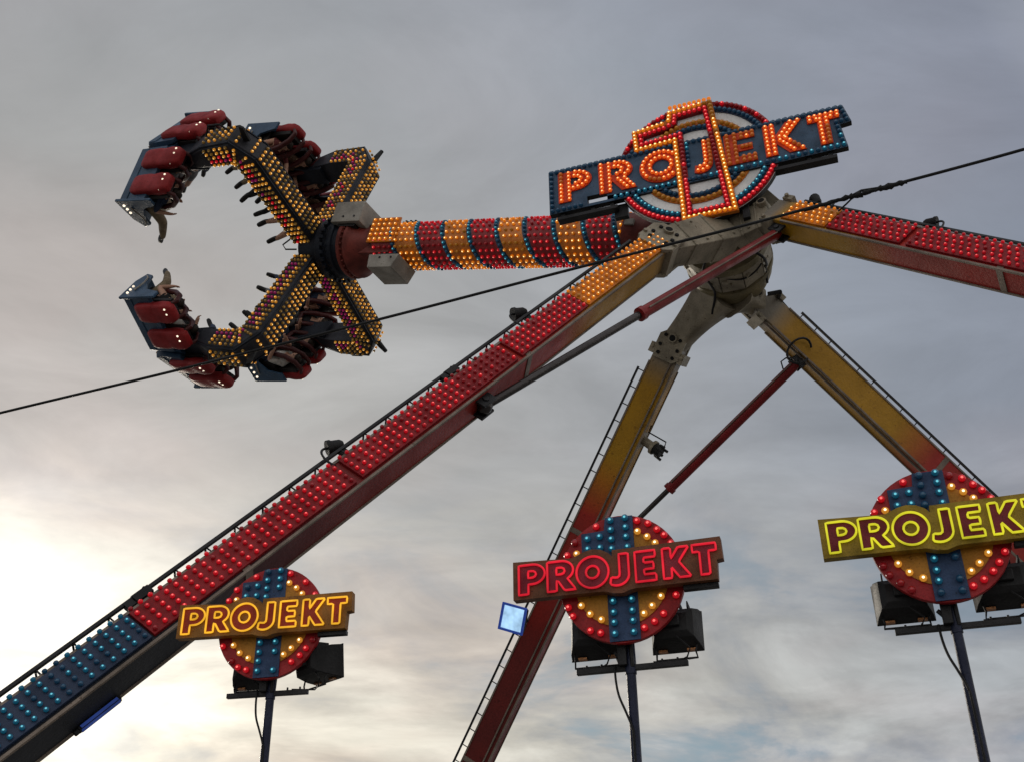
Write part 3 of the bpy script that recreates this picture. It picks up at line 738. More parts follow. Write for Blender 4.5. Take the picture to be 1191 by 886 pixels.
# ------------------------------------------------------------------ pendulum arm
PO = V((4.03, 16.34, 13.852))
pT, pN = frame_yaw(0.437)
be = 0.284
pd = (-pT*math.cos(be)+UP*math.sin(be)).normalized()
pU = pN.cross(pd); pU = pU if pU.z > 0 else -pU
HUB = PO+pd*9.376
arm = thing('swing_arm', 'thick pendulum arm with spiral red and amber bulb stripes reaching left from the hub', 'pendulum arm', Matrix.Translation(PO))
PR = .47
mb = MB(); n = 48; R = []; hel = []
SH = -0.166     # metres of slant per radian
s0, s1 = 1.95, 7.75
for i in range(61):
    s = s0+(s1-s0)*i/60
    for j in range(n+1):
        a = 2*PI*j/n-PI
        mb.v.append(PO+pd*s+(pN*math.cos(a)+pU*math.sin(a))*PR); hel.append(s+SH*a)
for i in range(60):
    for j in range(n):
        q = i*(n+1)+j; mb.face((q, q+n+1, q+n+2, q+1))
mb.at['hel'] = hel
PER = 1.28; PH = -2.8
def stripe(h):
    x = ((h+PH) % PER)/PER
    if min(x, abs(x-.5), 1-x) < .045: return None
    return 'amber' if x < .5 else 'red'
m, nt, b = new_mat('spiral_stripe_panel')
a_ = nt.nodes.new('ShaderNodeAttribute'); a_.attribute_name = 'hel'
m1 = nt.nodes.new('ShaderNodeMath'); m1.operation = 'ADD'; m1.inputs[1].default_value = PH; nt.links.new(a_.outputs['Fac'], m1.inputs[0])
m2 = nt.nodes.new('ShaderNodeMath'); m2.operation = 'DIVIDE'; m2.inputs[1].default_value = PER; nt.links.new(m1.outputs[0], m2.inputs[0])
m3 = nt.nodes.new('ShaderNodeMath'); m3.operation = 'FRACT'; nt.links.new(m2.outputs[0], m3.inputs[0])
r = ramp(nt, m3.outputs[0], [(0, (.02, .05, .09)), (.05, (.60, .18, .008)), (.45, (.02, .05, .09)), (.55, (.27, .006, .010)), (.95, (.02, .05, .09))], 'CONSTANT')
weather(nt, b, r.outputs[0], .35, 2.5, .45, .02)
tube = mb.build('tube', [m], arm, 40)
if True:   # face the right way
    me = tube.data; me.flip_normals() if (me.polygons[0].normal.dot((me.polygons[0].center) - (pd*s0)) < 0) else None
pb = []
nb = int((s1-s0)/.135)
for i in range(nb):
    s = s0+.07+(s1-s0-.14)*i/(nb-1)
    for j in range(22):
        a = 2*PI*j/22-PI+.01
        if abs(a) > PI-.02: continue
        c = stripe(s+SH*a)
        if c is None: continue
        nrm = pN*math.cos(a)+pU*math.sin(a)
        dimz = (-.75 < a < -.35 and s > 4) or (.4 < a < 1.0 and 2.9 < s < 3.6)
        k = c if not (random.random() < .06 or dimz and random.random() < .8) else c+'_off'
        if k == c and random.random() < .25: k = c+'_mid'
        pb.append((PO+pd*s+nrm*PR, nrm, k, .034))
for li in range(-2, 9):
    for j in range(34):
        a = 2*PI*(j+.5)/34-PI; s = 2.8+PER/2*li-SH*a
        if s0+.05 < s < s1-.05:
            nrm = pN*math.cos(a)+pU*math.sin(a); pb.append((PO+pd*s+nrm*PR, nrm, 'blue' if random.random() < .6 else 'blue_off', .036))
# root fork (red) and lower frame
mb = MB()
mb.box(PO+pd*1.5, pd*.45, pN*.36, pU*.34)
mb.lathe(PO+pd*.6, pd, [(0, .3), (.5, .4), (.9, .44), (1.35, .5), (1.40, .5), (1.41, .42)], 28)
root = mb.build('root_fork', M['redpaint'], arm, 30, .015)
mb = MB(); pts = [PO+pd*(1.15+.55*q)+pN*(.40+.02)+pU*(.12*math.sin(q*9)-.1) for q in [i/14 for i in range(15)]]
mb.tube(pts, .022, 6); mb.box(PO+pd*1.85+pN*.5+pU*.05, pd*.09, pN*.03, pU*.06); mb.build('hose', M['greybox'], root, 40)
mb = MB()
mb.box(PO+pd*7.75, pd*.45, pN*.36, pU*.36)
mb.lathe(PO+pd*7.86, pd, [(0, .40), (.10, .44), (.36, .56), (.44, .60), (.48, .655), (.54, .655), (.56, .60), (.60, .60), (.62, .67), (.70, .67), (.72, .5)], 40)
base = mb.build('base_frame', M['redpaint'], arm, 30, .012)
mb = MB()
for i in range(32):
    a = 2*PI*i/32; mb.lathe(PO+pd*8.47+(pN*math.cos(a)+pU*math.sin(a))*.64, -pd, [(0, .022), (.05, .022)], 6)
mb.build('flange_bolts', M['redpaint'], base, 30)
# amber panel between the two grey boxes
mb = MB(); mb.box(PO+pd*7.50+pN*.475+pU*.12, pd*.36, pN*.02, pU*.30); mb.build('lamp_panel', M['p_amber'], arm, 30, .005)
for i in range(5):
    for j in range(5): pb.append((PO+pd*(7.22+.14*i)+pN*.495+pU*(-.12+.12*j), pN, 'amber', .034))
for i in range(4): pb.append((PO+pd*(7.0+.16*i)+pN*.3-pU*.44, (pN-pU*.4), 'red', .03))
for (s, pu, pn, hx, hz) in ((8.40, .46, .38, .38, .25), (7.26, -.66, .16, .38, .155)):
    mb = MB(); sg = 1 if pu > 0 else -1
    c = PO+pd*s+pU*pu+pN*pn
    lp = [(-hx, -hz), (hx, -hz), (hx, hz), (-hx, hz)] if sg > 0 else [(-hx, hz), (-hx+.1, -hz), (hx-.05, -hz), (hx, hz)]
    mb.prism([lp], c, pd, pU, pN, -.36, .36)
    bx = mb.build('counter_box', M['greybox'], arm, 30, .012)
    mb = MB()
    for q in (-.55, .2): mb.lathe(c+pd*hx*q+pN*.361-pU*hz*.5*sg, pN, [(0, .025), (.012, .025)], 8)
    mb.box(c-pU*sg*(hz+.04), pd*(hx*.6), pN*.28, pU*.03)
    mb.build('bolt_pair', M['dark'], bx, 30)
mb = MB()
for i in range(7): mb.box(PO+pd*(7.0+.06*i)+pU*(.50+.03*(i % 2))+pN*.02, pd*.02, pN*.10, pU*.06)
mb.build('cable_gland', M['black'], arm, 30)
place_bulbs(arm, pb)

# ------------------------------------------------------------------ gondola
aA = PI/4-.535
gx = (pN*math.cos(aA)+pU*math.sin(aA)).normalized(); gy = pd.cross(gx).normalized()
GM = frame(HUB, gx, gy, pd)
gon = thing('gondola', 'claw shaped gondola of four bulb-covered arms carrying red seat rows at the arm end', 'gondola', GM)
X, Y, Z = V((1, 0, 0)), V((0, 1, 0)), V((0, 0, 1))
def lbuild(mb, name, mats, parent, smooth=30, bevel=0):
    """mesh already in gondola coordinates"""
    if not hasattr(mats, '__len__'): mats = [mats]
    o = bpy.data.objects.new(name, mb.mesh(name, mats, smooth)); COL.objects.link(o); o.parent = parent
    if bevel:
        bv = o.modifiers.new('bevel', 'BEVEL'); bv.width = bevel; bv.segments = 2; bv.limit_method = 'ANGLE'; bv.angle_limit = rad(40)
    return o
mb = MB(); mb.lathe(V((0, 0, -.55)), Z, [(-.27, .45), (-.26, .60), (-.12, .60), (-.10, .66), (.02, .66), (.04, .60), (.14, .60), (.16, .68), (.30, .68), (.32, .60), (.85, .56), (.95, .42), (1.0, .2)], 36)
hubp = lbuild(mb, 'hub', M['g_dark'], gon, 30, .01)
mb = MB()
for i in range(28):
    a = 2*PI*i/28; mb.box(V((.72*math.cos(a), .72*math.sin(a), -.47)), V((math.cos(a), math.sin(a), 0))*.035, V((-math.sin(a), math.cos(a), 0))*.035, Z*.05)
for i in range(9):
    a = .5+i*.23; mb.cyl(V((.5*math.cos(a), .5*math.sin(a), .25)), V((.62*math.cos(a), .62*math.sin(a), .32)), .05, None, 8)
lbuild(mb, 'gear_teeth', M['g_dark'], hubp, 30)
mb = MB(); mb.tube([V((.3, -.3, .45)), V((.42, -.42, .62)), V((.52, -.38, .66)), V((.56, -.25, .5)), V((.5, -.2, .35))], .018, 6); lbuild(mb, 'hose', M['black'], hubp, 40)
# one arm: path in the x-z plane
path = [V((.45, 0, .16)), V((2.72, 0, .30)), V((3.00, 0, .50)), V((2.96, 0, 1.22)), V((2.84, 0, 1.75))]
hwid = [.27, .29, .30, .30, .24]; hdep = [.28, .29, .29, .26, .18]
gbulbs_local = []
def arm_frames():
    F = []
    for i, p in enumerate(path):
        d = (path[min(i+1, len(path)-1)]-path[max(i-1, 0)]).normalized()
        o = V((-d.z, 0, d.x)); o = o if (o.x > 0 or (abs(o.x) < .7 and o.z < 0)) else -o
        F.append((p, d, o))
    return F
FR_ = arm_frames()
mb = MB(); R = []
for (p, d, o), w, h in zip(FR_, hwid, hdep):
    c = .3
    R.append([p+o*h-Y*w*(1-c), p+o*h+Y*w*(1-c), p+o*h*(1-c)+Y*w, p-o*h+Y*w, p-o*h-Y*w, p+o*h*(1-c)-Y*w])
mb.rings(R)
arm0 = lbuild(mb, 'gondola_arm', M['g_arm'], gon, 25, .01)
mb = MB()
for sg in (-1, 1):   # dark ridge strips along the chamfers
    for i in range(len(path)-1):
        (p0, d0, o0), (p1, d1, o1) = FR_[i], FR_[i+1]
        q0 = p0+o0*hdep[i]*.9+Y*sg*hwid[i]*.88; q1 = p1+o1*hdep[i+1]*.9+Y*sg*hwid[i+1]*.88
        mb.tube([q0, q1], .022, 6)
lbuild(mb, 'edge_strip', M['g_dark'], arm0, 30)
mb = MB()   # elbow fin
mb.prism([[(0, 0), (.34, -.03), (.38, .05), (.16, .13), (0, .16)]], V((3.05, -.0, .12)), X, Z, Y, -.025, .025); lbuild(mb, 'elbow_fin', M['black'], arm0, 30)
mb = MB(); mb.tube([V((3.18, .1, .55)), V((3.42, .14, .8)), V((3.44, .12, 1.1)), V((3.2, .1, 1.3)), V((3.1, .1, 1.4))], .022, 6); lbuild(mb, 'hose', M['black'], arm0, 40)
mb = MB()   # dark knuckle to the seat row
mb.rings([[V((2.80+hx*x, w*y, z)) for x, y in ((-1, -1), (1, -1), (1, 1), (-1, 1))] for z, w, hx in ((1.45, .24, .22), (1.9, .22, .2), (2.35, .34, .17), (2.9, .36, .14))])
lbuild(mb, 'knuckle', M['g_dark'], arm0, 30, .02)
# bulb rows on the faces of an arm
rng = random.Random(3)
for i in range(len(path)-2):
    (p0, d0, o0), (p1, d1, o1) = FR_[i], FR_[i+1]
    L = (p1-p0).length; nr = max(1, int(L/.125))
    for a in range(nr):
        t = (a+.5)/nr; p = p0.lerp(p1, t); o = o0.lerp(o1, t).normalized(); w = hwid[i]*(1-t)+hwid[i+1]*t; h = hdep[i]*(1-t)+hdep[i+1]*t
        for j in range(4):
            y = (-.75+1.5*j/3)*w*.78
            gbulbs_local.append((p+o*h+Y*y, o, 'gold' if rng.random() < .68 else 'olive'))
        for sg in (-1, 1):
            for j in range(5):
                x = (-.85+1.45*j/4)*h
                if j in (1, 2) and rng.random() < .6: k = 'violet' if (sg > 0) else ('red' if rng.random() < .4 else 'violet')
                else: k = 'gold' if rng.random() < .62 else 'olive'
                gbulbs_local.append((p+o*x+Y*sg*w, Y*sg, k))
            if True: pass
def copy_part(o, mat, parent):
    c = o.copy(); COL.objects.link(c); c.parent = parent
    c.matrix_basis = mat @ o.matrix_basis if parent.type == 'EMPTY' else o.matrix_basis.copy()
    for ch in list(o.children): copy_part(ch, mat, c)
    return c
# seat row, seats in seat coordinates (x = facing, z = up the spine)
SEATY = [-1.10, -.44, .44, 1.10]
SEATO = V((2.74, 0, 2.84))
PAIR = rad(14.0)
def seatM(ty):
    sg = 1 if ty > 0 else -1
    return Matrix.Rotation(sg*PAIR, 4, 'Z') @ seatM0(ty-sg*.77)
def seatM0(ty): return Matrix.Translation(SEATO+V((0, ty, 0))) @ Matrix((V((-1, 0, 0)), V((0, 1, 0)), V((0, 0, -1)))).transposed().to_4x4()
S0 = seatM0(0)
SP = [Matrix.Rotation(sg*PAIR, 4, 'Z') @ S0 for sg in (-1, 1)]
mb = MB()
prof = [(-.36, -.20), (.10, -.28), (.46, -.20), (.46, -.12), (.05, -.06), (-.24, .05), (-.30, .55), (-.40, .55)]
for Sm in SP:
    b_ = len(mb.v)
    mb.prism([prof], V((0, 0, 0)), X, Z, Y, -.68, .68)
    mb.box(V((-.33, 0, -.10)), X*.06, Y*.66, Z*.10)
    mb.v[b_:] = [Sm @ p for p in mb.v[b_:]]
b_ = len(mb.v)
mb.box(V((-.28, 0, .30)), X*.05, Y*.40, Z*.22); mb.box(V((-.02, 0, .02)), X*.30, Y*.22, Z*.10)
mb.v[b_:] = [S0 @ p for p in mb.v[b_:]]
row0 = lbuild(mb, 'seat_row', M['g_blue'], gon, 30, .015)
for sg, Sm in zip((-1, 1), SP):
    mb = MB(); mb.prism([[(-.46, -.24), (.20, -.34), (.52, -.24), (.46, -.04), (.12, .10), (-.12, .30), (-.22, .72), (-.42, .76)]], V((0, sg*.715, 0)), X, Z, Y, -.03, .03)
    mb.v = [Sm @ p for p in mb.v]; lbuild(mb, 'end_panel', M['g_blue'], row0, 30, .012)
    for q in range(3):
        mb = MB(); mb.ball(Sm @ V((-.30+.13*q, sg*.755, -.10-.03*q)), .030, 0, 8, 4); lbuild(mb, 'marker_lamp', M['whitelamp'], row0, 40)
    mb = MB(); mb.tube([Sm @ V(p) for p in ((-.2, sg*.76, .02), (.1, sg*.78, .06), (.3, sg*.77, -.02), (.40, sg*.76, -.14))], .018, 6); lbuild(mb, 'cable', M['greybox'], row0, 40)
    mb = MB(); mb.box(V((-.12, 0, -.262)), X*.16, Y*.64, Z*.02)
    mb.v = [Sm @ p for p in mb.v]; lbuild(mb, 'foot_strip', M['g_gold'], row0, 30)
def rounded(xs, w, d, m=0):
    pass
for ty in SEATY:
    SM = seatM(ty)
    mb = MB()
    # red padded back shell, bulging outwards
    R = []
    for z, w, dp in ((.06, .14, .05), (.10, .20, .09), (.2, .225, .115), (.5, .235, .125), (.62, .225, .11), (.66, .225, .11), (.85, .24, .135), (1.04, .225, .125), (1.13, .18, .09), (1.16, .10, .05)):
        cx = -.40
        ring = []
        for j in range(16):
            a = 2*PI*j/16; ca, sa = math.cos(a), math.sin(a)
            e = .5
            ring.append(V((cx+dp*math.copysign(abs(ca)**e, ca), w*math.copysign(abs(sa)**e, sa), z)))
        R.append(ring)
    mb.rings(R, 0)
    # cushion and inner back
    mb.box(V((.06, 0, .02)), X*.24, Y*.22, Z*.05, 1); mb.box(V((-.23, 0, .55)), X*.05, Y*.22, Z*.48, 1)
    for sg in (-1, 1): mb.box(V((-.12, sg*.245, .28)), X*.16, Y*.03, Z*.16, 1)
    # over-the-shoulder restraint
    for sg in (-1, 1):
        mb.tube([V((-.34, sg*.17, 1.08)), V((-.22, sg*.17, 1.15)), V((-.02, sg*.17, 1.05)), V((.14, sg*.16, .80)), V((.20, sg*.15, .52)), V((.19, sg*.13, .34))], [.04, .05, .06, .062, .06, .045], 10, 2)
    mb.tube([V((.20, -.17, .42)), V((.22, 0, .40)), V((.20, .17, .42))], .05, 8, 2)
    for q in (.02, .14): mb.ball(V((-.52, q, 1.02)), .026, 3, 8, 4)
    mb.ball(V((-.47, -.2, .98)), .026, 3, 8, 4)
    mb.v = [SM @ p for p in mb.v]
    lbuild(mb, 'seat', [M['pad'], M['cushion'], M['restraint'], M['whitelamp']], row0, 40, .01)
for k in (1, 2, 3):
    Rm = Matrix.Rotation(k*PI/2, 4, 'Z')
    copy_part(arm0, Rm, gon); copy_part(row0, Rm, gon)
gb = []
for k in range(4):
    Rm = GM @ Matrix.Rotation(k*PI/2, 4, 'Z'); R3 = Rm.to_3x3()
    for p, nn, kd in gbulbs_local:
        kk = kd
        if k in (0,) and kd == 'violet' and random.random() < .5: kk = 'red'
        if random.random() < .15: kk = 'olive'
        gb.append((Rm @ p, (R3 @ nn).normalized(), kk, .034))
place_bulbs(gon, gb)

# ------------------------------------------------------------------ riders
def rider_mesh(variant):
    """one continuous seated body grown over a skeleton; x = facing, z = up the spine"""
    vs, es, rs, ty = [], [], [], []
    def add(p, r, t, par=None):
        r = r if hasattr(r, '__len__') else (r, r); g = 1.0 if r[0] < .02 else (1.35 if t in ('leg', 'shoe') else 1.22)
        vs.append(V(p)); rs.append((r[0]*g, r[1]*g)); ty.append(t)
        if par is not None: es.append((par, len(vs)-1))
        return len(vs)-1
    rn = random.Random(variant*11+1)
    pel = add((0, 0, .12), (.13, .16), 'leg')
    bel = add((-.01, 0, .28), (.115, .145), 'top', pel)
    che = add((-.03, 0, .46), (.12, .165), 'top', bel)
    sho = add((-.04, 0, .57), (.085, .11), 'top', che)
    nec = add((-.03, 0, .66), .05, 'skin', sho)
    jaw = add((.0, 0, .74), (.072, .07), 'skin', nec)
    hed = add((-.005, 0, .82), (.095, .08), 'skin', jaw)
    crn = add((-.015, 0, .89), (.075, .065), 'skin', hed)
    add((.095, 0, .79), .014, 'skin', hed)                       # nose
    for s in (-1, 1): add((-.01, s*.088, .80), .016, 'skin', hed)    # ears
    spread = (.16, .20, .13, .18)[variant % 4]
    for s in (-1, 1):
        hip = add((.06, s*.10, .11), .098, 'leg', pel)
        kn = add((.50, s*spread, .13+rn.uniform(-.04, .07)), .07, 'leg', hip)
        fl = (.55, .85, .35, .7)[(variant+(s > 0)) % 4]+rn.uniform(-.1, .1)  # how far the shin swings out
        mid = add((.50+.20*fl, s*spread, .13-.20*(1-.3*fl)), .064, 'leg', kn)
        ank = add((.50+.44*fl, s*(spread+.02+.05*rn.random()), .13-.44*(1-.35*fl)), .048, 'leg' if variant < 3 else 'skin', mid)
        hl = vs[ank]+V((-.02, 0, -.045)); he = add(hl, .044, 'shoe', ank)
        dr = V((.75, 0, -.65)).normalized()
        b1 = add(hl+dr*.12, (.048, .042), 'shoe', he); add(hl+dr*.23, (.036, .032), 'shoe', b1)
        sh = add((-.03, s*.165, .545), .062, 'top', sho)
        if variant == 2 and s > 0:     # one arm stretched out
            el = add((.18, s*.36, .60), .045, 'top', sh); wr = add((.42, s*.42, .66), .032, 'skin', el)
        else:
            el = add((.10, s*.27, .34), .046, 'top' if variant % 2 else 'skin', sh); wr = add((.27, s*.20, .47), .031, 'skin', el)
        fd = (vs[wr]-vs[el]).normalized(); pl = add(vs[wr]+fd*.06, (.034, .02), 'skin', wr)
        side = V((0, -s, 0))
        for q in range(4):
            base = vs[pl]+fd*.025+V((0, 0, 1))*(.024-.016*q)
            f1 = add(base+fd*.02, .0095, 'skin', pl); f2 = add(base+fd*(.045-.004*q)+side*.012, .009, 'skin', f1)
            add(base+fd*(.052-.005*q)+side*.038, .008, 'skin', f2)
        th = add(vs[wr]+fd*.035+V((0, 0, .035)), .011, 'skin', pl); add(vs[th]+fd*.03+side*.02, .009, 'skin', th)
    me = bpy.data.meshes.new('body'); me.from_pydata([tuple(p) for p in vs], es, [])
    o = bpy.data.objects.new('body_tmp', me); COL.objects.link(o)
    sk = o.modifiers.new('skin', 'SKIN'); sk.use_smooth_shade = True
    for i, r in enumerate(rs): me.skin_vertices[0].data[i].radius = r
    me.skin_vertices[0].data[0].use_root = True
    sb_ = o.modifiers.new('sub', 'SUBSURF'); sb_.levels = 1; sb_.render_levels = 1
    dg = bpy.context.evaluated_depsgraph_get(); ev = o.evaluated_get(dg)
    out = bpy.data.meshes.new_from_object(ev); bpy.data.objects.remove(o)
    idx = {'skin': 0, 'top': 1, 'leg': 2, 'shoe': 3}
    out.materials.clear()
    for m_ in (M['skin'], CL['black'], CL['denim'], M['shoe']): out.materials.append(m_)
    segs = [(vs[a], vs[b], ty[b]) for a, b in es]
    mi = []
    for p in out.polygons:
        c = p.center; best = None
        for a, b, t in segs:
            ab = b-a; q = max(0, min(1, (c-a).dot(ab)/max(ab.length_squared, 1e-9))); dd = (c-a-ab*q).length
            if best is None or dd < best[0]: best = (dd, t)
        mi.append(idx[best[1]])
    out.polygons.foreach_set('material_index', mi)
    out.polygons.foreach_set('use_smooth', [True]*len(out.polygons))
    out.name = 'rider_body'
    return out
def hair_mesh(long):
    mb = MB(); R = []
    for i in range(9):
        t = -PI*.12+PI*.62*i/8; rr = max(math.cos(t), .05)
        R.append([V((-.022+.112*rr*math.cos(2*PI*j/14)*(1 if math.cos(2*PI*j/14) < .2 else .90), .098*rr*math.sin(2*PI*j/14), .835+.105*math.sin(t)+(.05*max(0, math.cos(2*PI*j/14)) if i < 3 else 0))) for j in range(14)])
    mb.rings(R)
    if long:
        mb.rings([[V((-.07+wx*math.cos(2*PI*j/10), wy*math.sin(2*PI*j/10), z)) for j in range(10)] for z, wx, wy in ((.84, .05, .085), (.72, .045, .085), (.60, .04, .075), (.50, .03, .05))])
    return mb.mesh('hair', [M['hair']], 60)
bodies = [rider_mesh(v) for v in range(4)]
hairs = [hair_mesh(False), hair_mesh(True)]
eyes = MB()
for s in (-1, 1): eyes.ball(V((.083, s*.032, .825)), .012, 0, 8, 5)
eyes = eyes.mesh('eyes', [M['eye']], 60)
ROWN = ['upper left seat row seen from behind', None, None, None]
outfits = [('black', 'denim'), ('maroon', 'black'), ('grey', 'denim'), ('navy', 'khaki'), ('white', 'black'), ('black', 'grey'), ('brown', 'denim'), ('maroon', 'khaki'),
           ('grey', 'black'), ('black', 'black'), ('navy', 'denim'), ('white', 'denim'), ('brown', 'black'), ('navy', 'grey'), ('maroon', 'denim'), ('black', 'khaki')]
RIDERS = []
for k in range(4):
    for i, ty in enumerate(SEATY):
        RIDERS.append((k, i, GM @ Matrix.Rotation(k*PI/2, 4, 'Z') @ seatM(ty)))
rowc = {}
for k in range(4):
    c = GM @ Matrix.Rotation(k*PI/2, 4, 'Z') @ V((2.7, 0, 2.5)); rowc[k] = to_px(c)
order = sorted(rowc, key=lambda k: rowc[k][0])
nm = {}
for k in rowc:
    left = k in order[:2]; up = rowc[k][1] < 293
    nm[k] = ('upper ' if up else 'lower ')+('left' if left else 'right')+' seat row'
placew = ['leftmost of four in the', 'second from left in the', 'third from left in the', 'rightmost of four in the']
for k in range(4):
    rk = [r for r in RIDERS if r[0] == k]; rk.sort(key=lambda r: to_px(r[2] @ V((0, 0, .4)))[0])
    for j, (kk, i, Mx) in enumerate(rk):
        n_ = k*4+j; v = (k+j*3+1) % 4
        me = bodies[v]
        p = bpy.data.objects.new('person', me); COL.objects.link(p)
        top, leg_ = outfits[(n_*5+3) % 16]
        p.material_slots[1].link = 'OBJECT'; p.material_slots[1].material = CL[top]
        p.material_slots[2].link = 'OBJECT'; p.material_slots[2].material = CL[leg_]
        p.matrix_basis = Mx @ Matrix.Rotation(rad((-4, 3, -2, 5)[j]), 4, 'Z') @ Matrix.Scale((1.15, 1.08, 1.17, 1.11)[(j+k) % 4], 4)
        tag(p, f'rider in {top} top, {placew[j]} {nm[k]}', 'person', 'riders strapped into the gondola seats')
        h = bpy.data.objects.new('hair', hairs[(n_ % 3) == 0]); COL.objects.link(h); h.parent = p
        e = bpy.data.objects.new('eyes', eyes); COL.objects.link(e); e.parent = p

# ------------------------------------------------------------------ name signs on poles
KS = .68
SB = [(-1.26, -.20)]+[(-.52, -.205), (-.17, -.212)]+[(-.06, -.245), (.05, -.255), (.14, -.225)]+[(.2, -.215), (1.14, -.215), (1.15, .01), (1.22, .02), (1.21, .285), (-.05, .275), (-.055, .20)]+[(-.10, .25), (-.19, .30), (-.29, .315), (-.39, .295), (-.47, .26), (-.53, .235)]+[(-1.26, .27)]
SML = [('P', -1.18, -.86), ('R', -.83, -.49), ('O', -.475, -.095), ('J', -.06, .165), ('E', .22, .455), ('K', .54, .855), ('T', .885, 1.155)]
REDP = [(-.26, .66), (-.53, .49), (-.63, .34), (.24, .67), (.37, .62), (.47, .53), (.55, .45), (.62, .34), (-.64, -.30), (-.59, -.41), (-.49, -.51), (-.39, -.60), (-.27, -.64), (.63, -.29), (.55, -.40), (.47, -.49), (.36, -.57), (.24, -.63)]
YELP = [(-.51, .34), (.24, .53), (.35, .45), (.44, .36), (-.48, -.30), (-.38, -.41), (-.25, -.49), (.46, -.29), (.35, -.39), (.25, -.47)]
BLUP = [(-.08, .71), (.1, .72), (-.08, .59), (.1, .60), (-.08, .47), (.1, .48), (-.08, .35), (.11, .35), (-.37, .51), (-.22, .52), (-.37, .38), (-.22, .38), (-.10, -.29), (.12, -.29), (-.10, -.42), (.12, -.42), (-.10, -.54), (.12, -.54), (-.10, -.67), (.12, -.67)]
def flood_light(parent, c, fx, fy, fz, w, h, dp, tilt, yaw=0.0, lit=None):
    """old trapezoid floodlight; fx = width axis, fy = direction it shines, fz = up"""
    Rt = Matrix.Rotation(tilt, 3, fx); y = Rt @ fy; z = Rt @ fz
    mb = MB()
    R = []
    for t, sx, sz in ((-.5, .55, .45), (-.36, .78, .72), (.1, .95, .93), (.42, 1, 1), (.5, 1.04, 1.06)):
        R.append([c+y*(dp*t)+fx*(w*sx/2*a)+z*(h*sz/2*b_) for a, b_ in ((-1, -1), (1, -1), (1, 1), (-1, 1))])
    mb.rings(R)
    for i in range(5):      # cooling fins on top
        mb.box(c+y*(-.12*dp)+fx*(w*(-.3+.15*i))+z*(h*.46), fx*.006, y*dp*.28, z*.03)
    mb.box(c+y*(-.55*dp), fx*w*.14, y*.03, z*h*.13)
    o = mb.build('flood_light', M['black'], parent, 30, .006)
    mb = MB(); mb.box(c+y*(dp*.505), fx*(w*.47), y*.004, z*(h*.46)); mb.build('glass', lit or M['darkglass'], o, 30)
    for q in (-.28, .28):
        mb = MB(); mb.box(c+y*(dp*.30)+fx*(w*q)-z*(h*.515), fx*.035, y*.02, z*.008); mb.build('clip', M['clip'], o, 30)
    return o, y, z
